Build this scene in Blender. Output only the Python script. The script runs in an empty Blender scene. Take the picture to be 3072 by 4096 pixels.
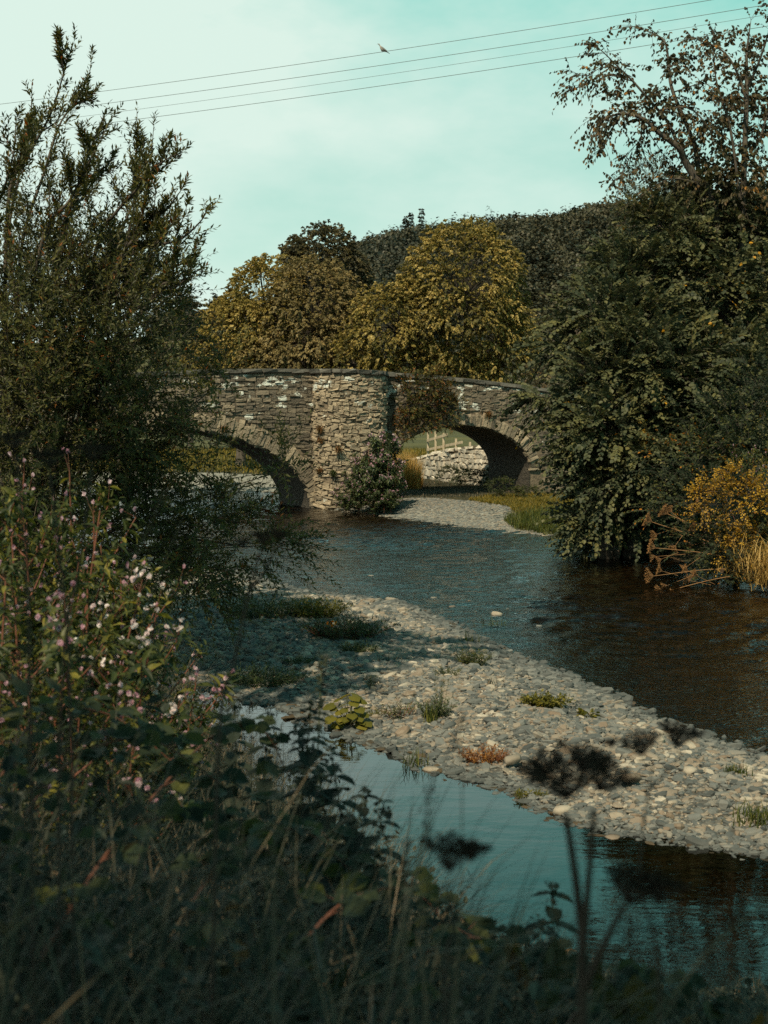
import bpy, math
import numpy as np
from mathutils import Vector

S = bpy.context.scene
COL = S.collection
R = math.radians

# ------------------------------------------------------------------ camera
FPX = 50.0 / 36.0 * 1024.0
PITCH = math.atan(97.0 / FPX)
CAM = np.array([0.0, 0.0, 3.6])
cd = bpy.data.cameras.new("camera")
cd.sensor_fit = 'VERTICAL'; cd.sensor_height = 36.0; cd.lens = 50.0
cd.clip_start = 0.05; cd.clip_end = 3000.0
cd.dof.use_dof = True; cd.dof.focus_distance = 34.0; cd.dof.aperture_fstop = 4.2
cam = bpy.data.objects.new("camera", cd); COL.objects.link(cam)
cam.location = CAM; cam.rotation_euler = (math.pi / 2 - PITCH, 0, 0)
S.camera = cam

# ------------------------------------------------------------------ light
SUNV = np.array([-0.38, -1.0, 1.28]); SUNV /= np.linalg.norm(SUNV)
SUN_EL = math.asin(SUNV[2]); SUN_AZ = math.atan2(SUNV[0], SUNV[1])
sl = bpy.data.lights.new("sun", 'SUN'); sl.energy = 5.0; sl.angle = R(0.5); sl.color = (1.0, 0.85, 0.60)
sun = bpy.data.objects.new("sun", sl); COL.objects.link(sun)
sun.rotation_euler = Vector(SUNV).to_track_quat('Z', 'Y').to_euler()

W = bpy.data.worlds.new("World"); S.world = W; W.use_nodes = True
nt = W.node_tree; nt.nodes.clear()
def wn(t, **k):
    n = nt.nodes.new(t)
    for a, b in k.items(): setattr(n, a, b)
    return n
out = wn('ShaderNodeOutputWorld'); bg = wn('ShaderNodeBackground'); bg.inputs[1].default_value = 0.1
sky = wn('ShaderNodeTexSky', sky_type='NISHITA'); sky.sun_disc = False
sky.sun_elevation = SUN_EL; sky.sun_rotation = SUN_AZ
sky.air_density = 1.0; sky.dust_density = 0.6; sky.ozone_density = 1.0
tint = wn('ShaderNodeMix', data_type='RGBA', blend_type='MULTIPLY'); tint.inputs[0].default_value = 1.0
tint.inputs[7].default_value = (0.36, 1.05, 0.66, 1)
nt.links.new(sky.outputs[0], tint.inputs[6])
tc = wn('ShaderNodeTexCoord'); sep = wn('ShaderNodeSeparateXYZ'); nt.links.new(tc.outputs['Generated'], sep.inputs[0])
ramp = wn('ShaderNodeValToRGB'); nt.links.new(sep.outputs[2], ramp.inputs[0])
cr = ramp.color_ramp
cr.elements[0].position = 0.0; cr.elements[0].color = (0.76, 0.96, 0.87, 1)
cr.elements[1].position = 1.0; cr.elements[1].color = (0.04, 0.09, 0.10, 1)
for p, c in ((0.10, (0.58, 0.83, 0.73, 1)), (0.18, (0.47, 0.80, 0.70, 1)), (0.28, (0.29, 0.80, 0.69, 1)), (0.42, (0.25, 0.72, 0.65, 1)), (0.58, (0.10, 0.26, 0.27, 1)), (0.75, (0.055, 0.13, 0.145, 1))):
    e = cr.elements.new(p); e.color = c
sc10 = wn('ShaderNodeMix', data_type='RGBA', blend_type='MULTIPLY', clamp_result=False); sc10.inputs[0].default_value = 1.0
sc10.inputs[7].default_value = (10, 10, 10, 1); nt.links.new(ramp.outputs[0], sc10.inputs[6])
mp = wn('ShaderNodeMapping'); mp.inputs['Scale'].default_value = (2.2, 2.2, 5.0); mp.inputs['Rotation'].default_value = (0.2, -0.25, 0.3)
nt.links.new(tc.outputs['Generated'], mp.inputs[0])
nz = wn('ShaderNodeTexNoise'); nz.inputs['Scale'].default_value = 1.6; nz.inputs['Detail'].default_value = 6; nz.inputs['Roughness'].default_value = 0.55
nt.links.new(mp.outputs[0], nz.inputs['Vector'])
# thin cloud thickens away from the upper right
ma = wn('ShaderNodeMath', operation='MULTIPLY_ADD'); nt.links.new(sep.outputs[0], ma.inputs[0]); ma.inputs[1].default_value = -1.9; ma.inputs[2].default_value = -.82
mb_ = wn('ShaderNodeMath', operation='MULTIPLY_ADD'); nt.links.new(sep.outputs[2], mb_.inputs[0]); mb_.inputs[1].default_value = -1.0; nt.links.new(ma.outputs[0], mb_.inputs[2])
mc = wn('ShaderNodeMath', operation='MULTIPLY_ADD', use_clamp=True); nt.links.new(nz.outputs[0], mc.inputs[0]); mc.inputs[1].default_value = 3.4; nt.links.new(mb_.outputs[0], mc.inputs[2])
base = wn('ShaderNodeMix', data_type='RGBA', clamp_result=False); base.inputs[0].default_value = 0.75
nt.links.new(tint.outputs[2], base.inputs[6]); nt.links.new(sc10.outputs[2], base.inputs[7])
hi = wn('ShaderNodeMapRange', interpolation_type='SMOOTHSTEP'); nt.links.new(sep.outputs[2], hi.inputs[0]); hi.inputs[1].default_value = 0.30; hi.inputs[2].default_value = 0.62; hi.inputs[3].default_value = 1.0; hi.inputs[4].default_value = 0.0
cf = wn('ShaderNodeMath', operation='MULTIPLY'); nt.links.new(mc.outputs[0], cf.inputs[0]); nt.links.new(hi.outputs[0], cf.inputs[1])
mix = wn('ShaderNodeMix', data_type='RGBA', clamp_result=False)
nt.links.new(cf.outputs[0], mix.inputs[0]); nt.links.new(base.outputs[2], mix.inputs[6]); mix.inputs[7].default_value = (7.2, 8.9, 8.0, 1)
nt.links.new(mix.outputs[2], bg.inputs[0]); nt.links.new(bg.outputs[0], out.inputs[0])

S.view_settings.view_transform = 'Standard'; S.view_settings.look = 'None'
S.view_settings.exposure = 0.0; S.view_settings.gamma = 1.0
S.cycles.max_bounces = 6; S.cycles.diffuse_bounces = 2; S.cycles.glossy_bounces = 3
S.cycles.transmission_bounces = 3; S.cycles.transparent_max_bounces = 8
S.cycles.use_denoising = False
S.cycles.caustics_reflective = False; S.cycles.caustics_refractive = False

# ------------------------------------------------------------------ maths helpers
rng = np.random.default_rng(7)
def seed(n):
    global rng
    rng = np.random.default_rng(n)
def nrm(v):
    v = np.asarray(v, float); return v / np.maximum(np.linalg.norm(v, axis=-1, keepdims=True), 1e-9)
def pix(px, py, d):
    """point seen at picture position (px, py) at forward distance d"""
    X = (px - 384.0) / FPX; Y = (512.0 - py) / FPX
    y = math.cos(PITCH) + Y * math.sin(PITCH); z = -math.sin(PITCH) + Y * math.cos(PITCH)
    return np.array([X * d / y, d, CAM[2] + z * d / y])
def gp(px, py, z=0.0):
    """point on the level z seen at (px, py)"""
    a = pix(px, py, 1.0) - CAM
    return CAM + a * ((z - CAM[2]) / a[2])
def poly_sd(P, poly):
    """signed distance (positive inside) of points P (n,2) to a polygon"""
    poly = np.asarray(poly, float); n = len(poly)
    d = np.full(len(P), 1e9); inside = np.zeros(len(P), bool)
    for i in range(n):
        a = poly[i]; b = poly[(i + 1) % n]; ab = b - a
        t = np.clip(((P - a) @ ab) / max(ab @ ab, 1e-12), 0, 1)
        d = np.minimum(d, np.linalg.norm(P - a - t[:, None] * ab, axis=1))
        c = (a[1] > P[:, 1]) != (b[1] > P[:, 1])
        with np.errstate(divide='ignore', invalid='ignore'):
            xi = a[0] + (P[:, 1] - a[1]) * ab[0] / ab[1]
        inside ^= c & (P[:, 0] < xi)
    return np.where(inside, d, -d)
def vnoise(x, y, s, sd=0):
    """smooth value noise in 0..1"""
    x = np.asarray(x, float) / s; y = np.asarray(y, float) / s
    xi = np.floor(x).astype(np.int64); yi = np.floor(y).astype(np.int64); fx = x - xi; fy = y - yi
    fx = fx * fx * (3 - 2 * fx); fy = fy * fy * (3 - 2 * fy)
    def h(a, b):
        v = np.sin(a * 127.1 + b * 311.7 + sd * 74.7) * 43758.5453; return v - np.floor(v)
    return (h(xi, yi) * (1 - fx) + h(xi + 1, yi) * fx) * (1 - fy) + (h(xi, yi + 1) * (1 - fx) + h(xi + 1, yi + 1) * fx) * fy

# ------------------------------------------------------------------ mesh helpers
class MB:
    def __init__(s):
        s.v = []; s.f = []; s.n = []; s.t = []; s.c = 0
    def add(s, v, f, tint=0.5):
        v = np.asarray(v, float).reshape(-1, 3); f = np.asarray(f, np.int64)
        s.v.append(v); s.f.append((f + s.c).ravel()); s.n.append(np.full(f.shape[0], f.shape[1], np.int64))
        t = np.empty(len(v)); t[:] = tint; s.t.append(t); s.c += len(v)
    def mesh(s, name, mat, off=(0, 0, 0), smooth=False):
        me = bpy.data.meshes.new(name)
        if s.v:
            v = np.concatenate(s.v) - np.asarray(off, float); f = np.concatenate(s.f); n = np.concatenate(s.n)
            me.vertices.add(len(v)); me.vertices.foreach_set('co', v.astype(np.float32).ravel())
            me.loops.add(len(f)); me.loops.foreach_set('vertex_index', f.astype(np.int32))
            me.polygons.add(len(n)); st = np.concatenate(([0], np.cumsum(n)[:-1]))
            me.polygons.foreach_set('loop_start', st.astype(np.int32))
            me.polygons.foreach_set('use_smooth', np.full(len(n), smooth))
            me.update(calc_edges=True)
            a = me.attributes.new('tint', 'FLOAT', 'POINT'); a.data.foreach_set('value', np.concatenate(s.t).astype(np.float32))
        me.materials.append(mat)
        return me
    def build(s, name, mat, parent=None, smooth=False):
        off = np.array(parent.get('_org', parent.location)) if parent is not None else (0, 0, 0)
        o = bpy.data.objects.new(name, s.mesh(name, mat, off, smooth)); COL.objects.link(o)
        if parent is not None: o.parent = parent
        return o
def tag(o, label=None, cat=None, group=None, kind=None):
    if label: o['label'] = label
    if cat: o['category'] = cat
    if group: o['group'] = group
    if kind: o['kind'] = kind
    return o
def thing(name, label, cat, loc=(0, 0, 0), group=None):
    o = bpy.data.objects.new(name, None); COL.objects.link(o); o.location = [float(a) for a in loc]
    o.empty_display_size = 0.1
    return tag(o, label, cat, group)
def dup(root, loc, rotz=0.0, sc=1.0, label=None, group=None):
    r = root.copy(); COL.objects.link(r); r.location = [float(a) for a in loc]; r.rotation_euler = (0, 0, rotz)
    r.scale = (sc, sc, sc) if not hasattr(sc, '__len__') else sc
    if label: r['label'] = label
    if group: r['group'] = group
    for ch in root.children:
        c = ch.copy(); COL.objects.link(c); c.parent = r
    return r
def tube(mb, pts, rad, sides=6, tint=0.5, cap=True):
    pts = np.asarray(pts, float); k = len(pts); rad = np.broadcast_to(np.asarray(rad, float), (k,))
    tg = nrm(np.gradient(pts, axis=0)); ref = np.array([0.31, 0.87, 0.39])
    a = nrm(np.cross(tg, ref)); b = np.cross(tg, a)
    an = np.arange(sides) * 2 * np.pi / sides
    ring = pts[:, None] + rad[:, None, None] * (a[:, None] * np.cos(an)[None, :, None] + b[:, None] * np.sin(an)[None, :, None])
    i = np.arange(k - 1)[:, None] * sides; j = np.arange(sides)[None]; j2 = (j + 1) % sides
    mb.add(ring, np.stack([i + j, i + j2, i + sides + j2, i + sides + j], -1).reshape(-1, 4), tint)
    if cap:
        mb.add(ring[-1], np.arange(sides)[None], tint)
        mb.add(ring[0], np.arange(sides)[None, ::-1], tint)
def prisms(mb, A, B, ra, rb, tint=0.5):
    """many three-sided tapered rods"""
    A = np.asarray(A, float); B = np.asarray(B, float); n = len(A)
    if n == 0: return
    d = nrm(B - A); a = nrm(np.cross(d, np.array([0.31, 0.87, 0.39]))); b = np.cross(d, a)
    an = np.arange(3) * 2 * np.pi / 3
    o = a[:, None] * np.cos(an)[None, :, None] + b[:, None] * np.sin(an)[None, :, None]
    ra = np.broadcast_to(np.asarray(ra, float), (n,)); rb = np.broadcast_to(np.asarray(rb, float), (n,))
    V = np.concatenate([A[:, None] + o * ra[:, None, None], B[:, None] + o * rb[:, None, None]], 1)
    f = np.array([[0, 1, 4, 3], [1, 2, 5, 4], [2, 0, 3, 5]])
    mb.add(V, (np.arange(n)[:, None, None] * 6 + f[None]).reshape(-1, 4), tint)
LANCE = (np.array([[0, 0, 0], [.42, .13, .035], [1, 0, -.06], [.42, -.13, .035]]), np.array([[0, 1, 2], [0, 2, 3]]))
OVATE = (np.array([[0, 0, 0], [.28, .33, .06], [.68, .27, .03], [1, 0, -.12], [.68, -.27, .03], [.28, -.33, .06]]), np.array([[0, 1, 2, 3], [0, 3, 4, 5]]))
ROUND = (np.array([[0, 0, 0], [.2, .36, .05], [.6, .43, .06], [1, 0, -.1], [.6, -.43, .06], [.2, -.36, .05]]), np.array([[0, 1, 2, 3], [0, 3, 4, 5]]))
WLEAF = (np.array([[0, 0, 0], [.45, .165, .04], [1, 0, -.06], [.45, -.165, .04]]), np.array([[0, 1, 2], [0, 2, 3]]))
LONG = (np.array([[0, 0, 0], [.25, .12, .04], [.55, .14, .04], [1, 0, -.15], [.55, -.14, .04], [.25, -.12, .04], [.25, 0, 0], [.55, 0, 0]]),
        np.array([[0, 6, 1, 1], [6, 7, 2, 1], [7, 3, 2, 2], [0, 5, 6, 6], [5, 4, 7, 6], [4, 3, 7, 7]]))
LONG = (LONG[0], None)
DOCKL = (np.array([[0, 0, 0], [.12, .10, .03], [.35, .2, .05], [.62, .21, .05], [.86, .12, 0], [1, 0, -.06], [.86, -.12, 0], [.62, -.21, .05], [.35, -.2, .05], [.12, -.10, .03], [.5, 0, 0]]), np.array([[10, i, i + 1] for i in range(9)] + [[10, 9, 0]]))
def leaves(mb, P, A, N, L, tm, tint):
    P = np.asarray(P, float).reshape(-1, 3); A = nrm(np.asarray(A).reshape(-1, 3)); N = np.asarray(N, float).reshape(-1, 3); n = len(P)
    if n == 0: return
    Sd = nrm(np.cross(N, A)); N2 = np.cross(A, Sd); L = np.broadcast_to(np.asarray(L, float).ravel(), (n,))[:, None, None]
    tv, tf = tm; k = len(tv)
    V = P[:, None] + L * (tv[None, :, 0:1] * A[:, None] + tv[None, :, 1:2] * Sd[:, None] + tv[None, :, 2:3] * N2[:, None])
    tint = np.repeat(np.broadcast_to(np.asarray(tint, float).ravel(), (n,)), k)
    if tf is None:                                    # the long leaf: two ribbons folded on the midrib
        q = np.array([[6, 7, 2, 1], [5, 4, 7, 6]]); t3 = np.array([[0, 6, 1], [7, 3, 2], [0, 5, 6], [4, 3, 7]])
        base = mb.c
        mb.add(V, (np.arange(n)[:, None, None] * k + q[None]).reshape(-1, 4), tint)
        f = (np.arange(n)[:, None, None] * k + t3[None]).reshape(-1, 3) + base
        mb.f.append(f.ravel()); mb.n.append(np.full(len(f), 3, np.int64))
    else:
        mb.add(V, (np.arange(n)[:, None, None] * k + tf[None]).reshape(-1, tf.shape[1]), tint)
G = np.array([0, 0, -1.0])
def sprays(lm, wm, P, D, L, nl, ls, tm, ang=0.9, planar=True, droop=0.2, ldroop=0.25, tint=None, tj=0.5, wr=0.006, jit=0.35, t0=0.1, upn=0.6):
    """twigs with leaves: P, D (n,3) base and direction, L (n,) twig length, nl leaves each"""
    P = np.asarray(P, float); D = nrm(D); n = len(P)
    if n == 0: return
    L = np.broadcast_to(np.asarray(L, float), (n,))
    t = t0 + (1 - t0) * (np.arange(nl)[None] + rng.uniform(0.1, 0.9, (n, nl))) / nl
    q = P[:, None] + D[:, None] * (L[:, None] * t)[..., None] + G * (droop * L[:, None] * t * t)[..., None]
    tg = nrm(D[:, None] + G * (2 * droop * t)[..., None])
    U = nrm(np.array([0, 0, 1.0]) + rng.normal(0, 0.35, (n, 3)))
    sd = nrm(np.cross(D, U)); no = np.cross(sd, D)
    if planar:
        sg = np.where((np.arange(nl)[None] + rng.integers(0, 2, (n, 1))) % 2 == 0, 1.0, -1.0)[..., None]
        lat = sd[:, None] * sg
        nn = no[:, None] + rng.normal(0, jit, (n, nl, 3))
    else:
        ph = np.arange(nl)[None] * 2.4 + rng.uniform(0, 6.28, (n, 1)) + rng.normal(0, 0.3, (n, nl))
        lat = sd[:, None] * np.cos(ph)[..., None] + no[:, None] * np.sin(ph)[..., None]
        nn = tg + np.array([0, 0, upn]) + rng.normal(0, jit, (n, nl, 3))
    a_ = ang * rng.uniform(0.75, 1.2, (n, nl, 1)) * (1.15 - 0.45 * t[..., None])
    ax = tg * np.cos(a_) + lat * np.sin(a_) + G * ldroop * rng.uniform(0.3, 1.5, (n, nl, 1))
    sz = ls * rng.uniform(0.65, 1.2, (n, nl)) * (1.05 - 0.3 * t)
    ti = (rng.random((n, 1)) if tint is None else np.broadcast_to(np.asarray(tint, float).reshape(-1, 1), (n, 1))) + rng.uniform(-tj, tj, (n, nl))
    ti = np.abs(ti); leaves(lm, q, ax, nn, sz, tm, np.clip(1 - np.abs(1 - ti), 0, 1))
    if wm is not None:
        m = P + D * (L * .5)[:, None] + G * (droop * L * .25)[:, None]; e = P + D * L[:, None] + G * (droop * L)[:, None]
        prisms(wm, P, m, wr, wr * .7); prisms(wm, m, e, wr * .7, wr * .3)
def blades(mb, P, H, L, w, bend, segs=3, tint=None):
    """curved grass blades: base P, heading H (n,3 horizontal), length L, width w, bend 0..1.5"""
    P = np.asarray(P, float); n = len(P); H = nrm(H); L = np.broadcast_to(L, (n,)); bend = np.broadcast_to(bend, (n,)); w = np.broadcast_to(w, (n,))
    sd = np.stack([-H[:, 1], H[:, 0], 0 * H[:, 0]], 1); V = []
    for i in range(segs + 1):
        t = i / segs; ang = bend * t
        c = P + H * (L * np.sin(ang) * t * .85)[:, None] + np.array([0, 0, 1.0]) * (L * t * np.cos(ang * .8))[:, None]
        ww = (w * (1 - t ** 1.5) * .5)[:, None]
        if i < segs: V += [c - sd * ww, c + sd * ww]
        else: V.append(c)
    V = np.stack(V, 1); k = V.shape[1]
    ti = np.repeat(rng.random(n) if tint is None else np.clip(tint, 0, 1), k)
    b = mb.c; I = np.arange(n)[:, None, None] * k
    q = np.array([[2 * i, 2 * i + 1, 2 * i + 3, 2 * i + 2] for i in range(segs - 1)]).reshape(-1, 4)
    mb.add(V, (I + q[None]).reshape(-1, 4), ti)
    f = (I + np.array([[2 * segs - 2, 2 * segs - 1, 2 * segs]])[None]).reshape(-1, 3) + b
    mb.f.append(f.ravel()); mb.n.append(np.full(len(f), 3, np.int64))

# ------------------------------------------------------------------ materials
def newmat(name):
    m = bpy.data.materials.new(name); m.use_nodes = True
    t = m.node_tree; t.nodes.clear()
    o = t.nodes.new('ShaderNodeOutputMaterial')
    return m, t, o
def N(t, ty, **k):
    n = t.nodes.new(ty)
    for a, b in k.items(): setattr(n, a, b)
    return n
def ramp_node(t, stops, src):
    r = N(t, 'ShaderNodeValToRGB'); e = r.color_ramp.elements
    e[0].position = stops[0][0]; e[0].color = (*stops[0][1], 1); e[1].position = stops[-1][0]; e[1].color = (*stops[-1][1], 1)
    for p, c in stops[1:-1]:
        x = e.new(p); x.color = (*c, 1)
    t.links.new(src, r.inputs[0]); return r
def leaf_mat(name, stops, trans=0.3, rough=0.5, spec=0.3):
    m, t, o = newmat(name)
    a = N(t, 'ShaderNodeAttribute', attribute_name='tint')
    r = ramp_node(t, stops, a.outputs['Fac'])
    p = N(t, 'ShaderNodeBsdfPrincipled'); t.links.new(r.outputs[0], p.inputs['Base Color'])
    p.inputs['Roughness'].default_value = rough; p.inputs['Specular IOR Level'].default_value = spec
    tr = N(t, 'ShaderNodeBsdfTranslucent')
    hs = N(t, 'ShaderNodeHueSaturation'); hs.inputs['Hue'].default_value = 0.485; hs.inputs['Saturation'].default_value = 1.1; hs.inputs['Value'].default_value = 1.5
    t.links.new(r.outputs[0], hs.inputs['Color']); t.links.new(hs.outputs[0], tr.inputs[0])
    mx = N(t, 'ShaderNodeMixShader'); mx.inputs[0].default_value = trans
    t.links.new(p.outputs[0], mx.inputs[1]); t.links.new(tr.outputs[0], mx.inputs[2]); t.links.new(mx.outputs[0], o.inputs[0])
    return m
def noise_mat(name, stops, scale=3.0, rough=0.85, bump=0.3, bscale=20.0, tintmix=0.0, stretch=(1, 1, 1), detail=6, bdist=0.02, lichen=None, spec=0.3):
    """noise driven colour ramp, plus the per piece tint of the mesh, plus optional pale lichen patches"""
    m, t, o = newmat(name)
    tc = N(t, 'ShaderNodeTexCoord'); mp = N(t, 'ShaderNodeMapping'); mp.inputs['Scale'].default_value = stretch
    t.links.new(tc.outputs['Object'], mp.inputs[0])
    n = N(t, 'ShaderNodeTexNoise'); n.inputs['Scale'].default_value = scale; n.inputs['Detail'].default_value = detail; n.inputs['Roughness'].default_value = 0.6
    t.links.new(mp.outputs[0], n.inputs['Vector'])
    src = n.outputs[0]
    if tintmix > 0:
        a = N(t, 'ShaderNodeAttribute', attribute_name='tint')
        mx = N(t, 'ShaderNodeMix'); mx.inputs[0].default_value = tintmix
        t.links.new(n.outputs[0], mx.inputs[2]); t.links.new(a.outputs['Fac'], mx.inputs[3]); src = mx.outputs[0]
    r = ramp_node(t, stops, src); col = r.outputs[0]
    if lichen:
        l = N(t, 'ShaderNodeTexNoise'); l.inputs['Scale'].default_value = lichen[0]; l.inputs['Detail'].default_value = 5; l.inputs['Roughness'].default_value = 0.65
        t.links.new(mp.outputs[0], l.inputs['Vector'])
        sx = N(t, 'ShaderNodeSeparateXYZ'); t.links.new(tc.outputs['Object'], sx.inputs[0])
        h = N(t, 'ShaderNodeMapRange'); t.links.new(sx.outputs[2], h.inputs[0])
        h.inputs[1].default_value = lichen[2]; h.inputs[2].default_value = lichen[3]; h.inputs[3].default_value = 0.0; h.inputs[4].default_value = lichen[4]
        ad = N(t, 'ShaderNodeMath', operation='ADD'); t.links.new(l.outputs[0], ad.inputs[0]); t.links.new(h.outputs[0], ad.inputs[1])
        st = N(t, 'ShaderNodeMapRange'); st.interpolation_type = 'SMOOTHSTEP'; t.links.new(ad.outputs[0], st.inputs[0])
        st.inputs[1].default_value = lichen[1]; st.inputs[2].default_value = lichen[1] + 0.05
        mx = N(t, 'ShaderNodeMix', data_type='RGBA'); t.links.new(st.outputs[0], mx.inputs[0]); t.links.new(col, mx.inputs[6]); mx.inputs[7].default_value = (0.62, 0.64, 0.58, 1)
        col = mx.outputs[2]
    p = N(t, 'ShaderNodeBsdfPrincipled'); t.links.new(col, p.inputs['Base Color']); p.inputs['Roughness'].default_value = rough
    p.inputs['Specular IOR Level'].default_value = spec
    if bump > 0:
        b2 = N(t, 'ShaderNodeTexNoise'); b2.inputs['Scale'].default_value = bscale; b2.inputs['Detail'].default_value = 4
        t.links.new(mp.outputs[0], b2.inputs['Vector'])
        bp = N(t, 'ShaderNodeBump'); bp.inputs['Strength'].default_value = bump; bp.inputs['Distance'].default_value = bdist
        t.links.new(b2.outputs[0], bp.inputs['Height']); t.links.new(bp.outputs[0], p.inputs['Normal'])
    t.links.new(p.outputs[0], o.inputs[0]); return m
def plain_mat(name, c, rough=0.7):
    m, t, o = newmat(name); p = N(t, 'ShaderNodeBsdfPrincipled')
    tc = N(t, 'ShaderNodeTexCoord'); n = N(t, 'ShaderNodeTexNoise'); n.inputs['Scale'].default_value = 12
    t.links.new(tc.outputs['Object'], n.inputs['Vector'])
    r = ramp_node(t, [(0.3, tuple(x * .8 for x in c)), (0.7, tuple(min(1, x * 1.15) for x in c))], n.outputs[0])
    t.links.new(r.outputs[0], p.inputs['Base Color']); p.inputs['Roughness'].default_value = rough
    t.links.new(p.outputs[0], o.inputs[0]); return m
def water_mat(name, tintc, waves, rough=0.03, ior=1.36):
    m, t, o = newmat(name)
    tc = N(t, 'ShaderNodeTexCoord'); prev = None
    for (sc, st, rot, dist, det) in waves:
        mp = N(t, 'ShaderNodeMapping'); mp.inputs['Scale'].default_value = st; mp.inputs['Rotation'].default_value = (0, 0, rot)
        t.links.new(tc.outputs['Object'], mp.inputs[0])
        n = N(t, 'ShaderNodeTexNoise'); n.inputs['Scale'].default_value = sc; n.inputs['Detail'].default_value = det; n.inputs['Distortion'].default_value = 0.6
        t.links.new(mp.outputs[0], n.inputs['Vector'])
        b = N(t, 'ShaderNodeBump'); b.inputs['Strength'].default_value = 1.0; b.inputs['Distance'].default_value = dist
        t.links.new(n.outputs[0], b.inputs['Height'])
        if prev: t.links.new(prev.outputs[0], b.inputs['Normal'])
        prev = b
    fr = N(t, 'ShaderNodeFresnel'); fr.inputs[0].default_value = ior; t.links.new(prev.outputs[0], fr.inputs['Normal'])
    gl = N(t, 'ShaderNodeBsdfGlossy'); gl.inputs['Roughness'].default_value = rough; gl.inputs['Color'].default_value = (0.95, 0.97, 1, 1); t.links.new(prev.outputs[0], gl.inputs['Normal'])
    tr = N(t, 'ShaderNodeBsdfTransparent'); tr.inputs[0].default_value = (*tintc, 1)
    mx = N(t, 'ShaderNodeMixShader'); t.links.new(fr.outputs[0], mx.inputs[0]); t.links.new(tr.outputs[0], mx.inputs[1]); t.links.new(gl.outputs[0], mx.inputs[2])
    t.links.new(mx.outputs[0], o.inputs[0]); return m

M = {}
M['bark'] = noise_mat('bark', [(0.3, (0.035, 0.03, 0.024)), (0.7, (0.12, 0.10, 0.08))], scale=9, stretch=(1, 1, .3), bump=.6, bscale=14)
M['pale_bark'] = noise_mat('pale_bark', [(0.3, (0.07, 0.06, 0.05)), (0.7, (0.20, 0.17, 0.14))], scale=9, stretch=(1, 1, .3), bump=.6, bscale=14)
M['willow'] = leaf_mat('willow_leaf', [(0, (0.028, 0.036, 0.014)), (.5, (0.078, 0.084, 0.026)), (.95, (0.14, 0.13, 0.035)), (.98, (0.20, 0.08, 0.02)), (1, (0.22, 0.08, 0.02))], .3)
M['elm'] = leaf_mat('elm_leaf', [(0, (0.034, 0.046, 0.027)), (.5, (0.078, 0.086, 0.040)), (.92, (0.14, 0.135, 0.05)), (.982, (0.12, 0.10, 0.03)), (.988, (0.46, 0.24, 0.02)), (1, (0.5, 0.26, 0.02))], .2, .55, .25)
M['brown_leaf'] = leaf_mat('turning_leaf', [(0, (0.028, 0.028, 0.014)), (.5, (0.062, 0.054, 0.022)), (.95, (0.10, 0.06, 0.022)), (1, (0.34, 0.15, 0.02))], .2)
M['lime_gold'] = leaf_mat('lime_leaf_gold', [(0, (0.05, 0.05, 0.015)), (.35, (0.135, 0.115, 0.027)), (.68, (0.32, 0.24, 0.058)), (1, (0.62, 0.48, 0.19))], .3)
M['lime_grey'] = leaf_mat('lime_leaf_grey', [(0, (0.045, 0.042, 0.018)), (.5, (0.15, 0.12, 0.046)), (.9, (0.31, 0.235, 0.095)), (1, (0.42, 0.31, 0.13))], .25)
M['lime_dark'] = leaf_mat('lime_leaf_dark', [(0, (0.025, 0.027, 0.014)), (.5, (0.062, 0.056, 0.024)), (1, (0.15, 0.115, 0.04))], .2)
M['far_leaf'] = leaf_mat('far_leaf', [(0, (0.020, 0.026, 0.018)), (.5, (0.055, 0.052, 0.027)), (.9, (0.10, 0.08, 0.034)), (1, (0.15, 0.105, 0.04))], .1)
M['hill_leaf'] = leaf_mat('hill_leaf', [(0, (0.022, 0.031, 0.024)), (.5, (0.066, 0.062, 0.034)), (.9, (0.13, 0.105, 0.048)), (1, (0.18, 0.135, 0.055))], .1)
M['bramble'] = leaf_mat('bramble_leaf', [(0, (0.018, 0.028, 0.017)), (.5, (0.036, 0.05, 0.026)), (.9, (0.09, 0.095, 0.025)), (.95, (0.30, 0.13, 0.02)), (1, (0.4, 0.16, 0.02))], .25, .6, .15)
M['gold_leaf'] = leaf_mat('gold_leaf', [(0, (0.20, 0.12, 0.02)), (.5, (0.42, 0.25, 0.03)), (1, (0.60, 0.37, 0.04))], .35)
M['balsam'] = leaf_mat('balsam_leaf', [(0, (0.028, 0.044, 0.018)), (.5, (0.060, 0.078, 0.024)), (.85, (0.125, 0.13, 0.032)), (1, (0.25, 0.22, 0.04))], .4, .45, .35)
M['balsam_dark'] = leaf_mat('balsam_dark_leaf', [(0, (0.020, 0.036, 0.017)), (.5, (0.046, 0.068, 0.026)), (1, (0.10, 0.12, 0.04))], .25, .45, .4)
M['red_stem'] = plain_mat('red_stem', (0.16, 0.055, 0.03))
M['green_stem'] = plain_mat('green_stem', (0.07, 0.08, 0.03))
M['dry_stem'] = plain_mat('dry_stem', (.05, .037, .027), .9)
M['tan_stem'] = plain_mat('tan_stem', (.24, .13, .055), .9)
M['pink'] = leaf_mat('pink_petal', [(0, (0.40, 0.19, 0.26)), (.5, (0.52, 0.33, 0.39)), (1, (0.72, 0.60, 0.62))], .35)
M['white_petal'] = leaf_mat('white_petal', [(0, (0.62, 0.45, 0.46)), (.5, (0.75, 0.65, 0.64)), (1, (0.85, 0.8, 0.78))], .35)
M['marigold'] = leaf_mat('orange_petal', [(0, (0.6, 0.2, 0.01)), (1, (0.7, 0.3, 0.02))], .3)
M['grass'] = leaf_mat('grass_blade', [(0, (0.024, 0.033, 0.025)), (.5, (0.06, 0.068, 0.047)), (.8, (0.12, 0.105, 0.07)), (1, (0.30, 0.22, 0.14))], .3)
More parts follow.
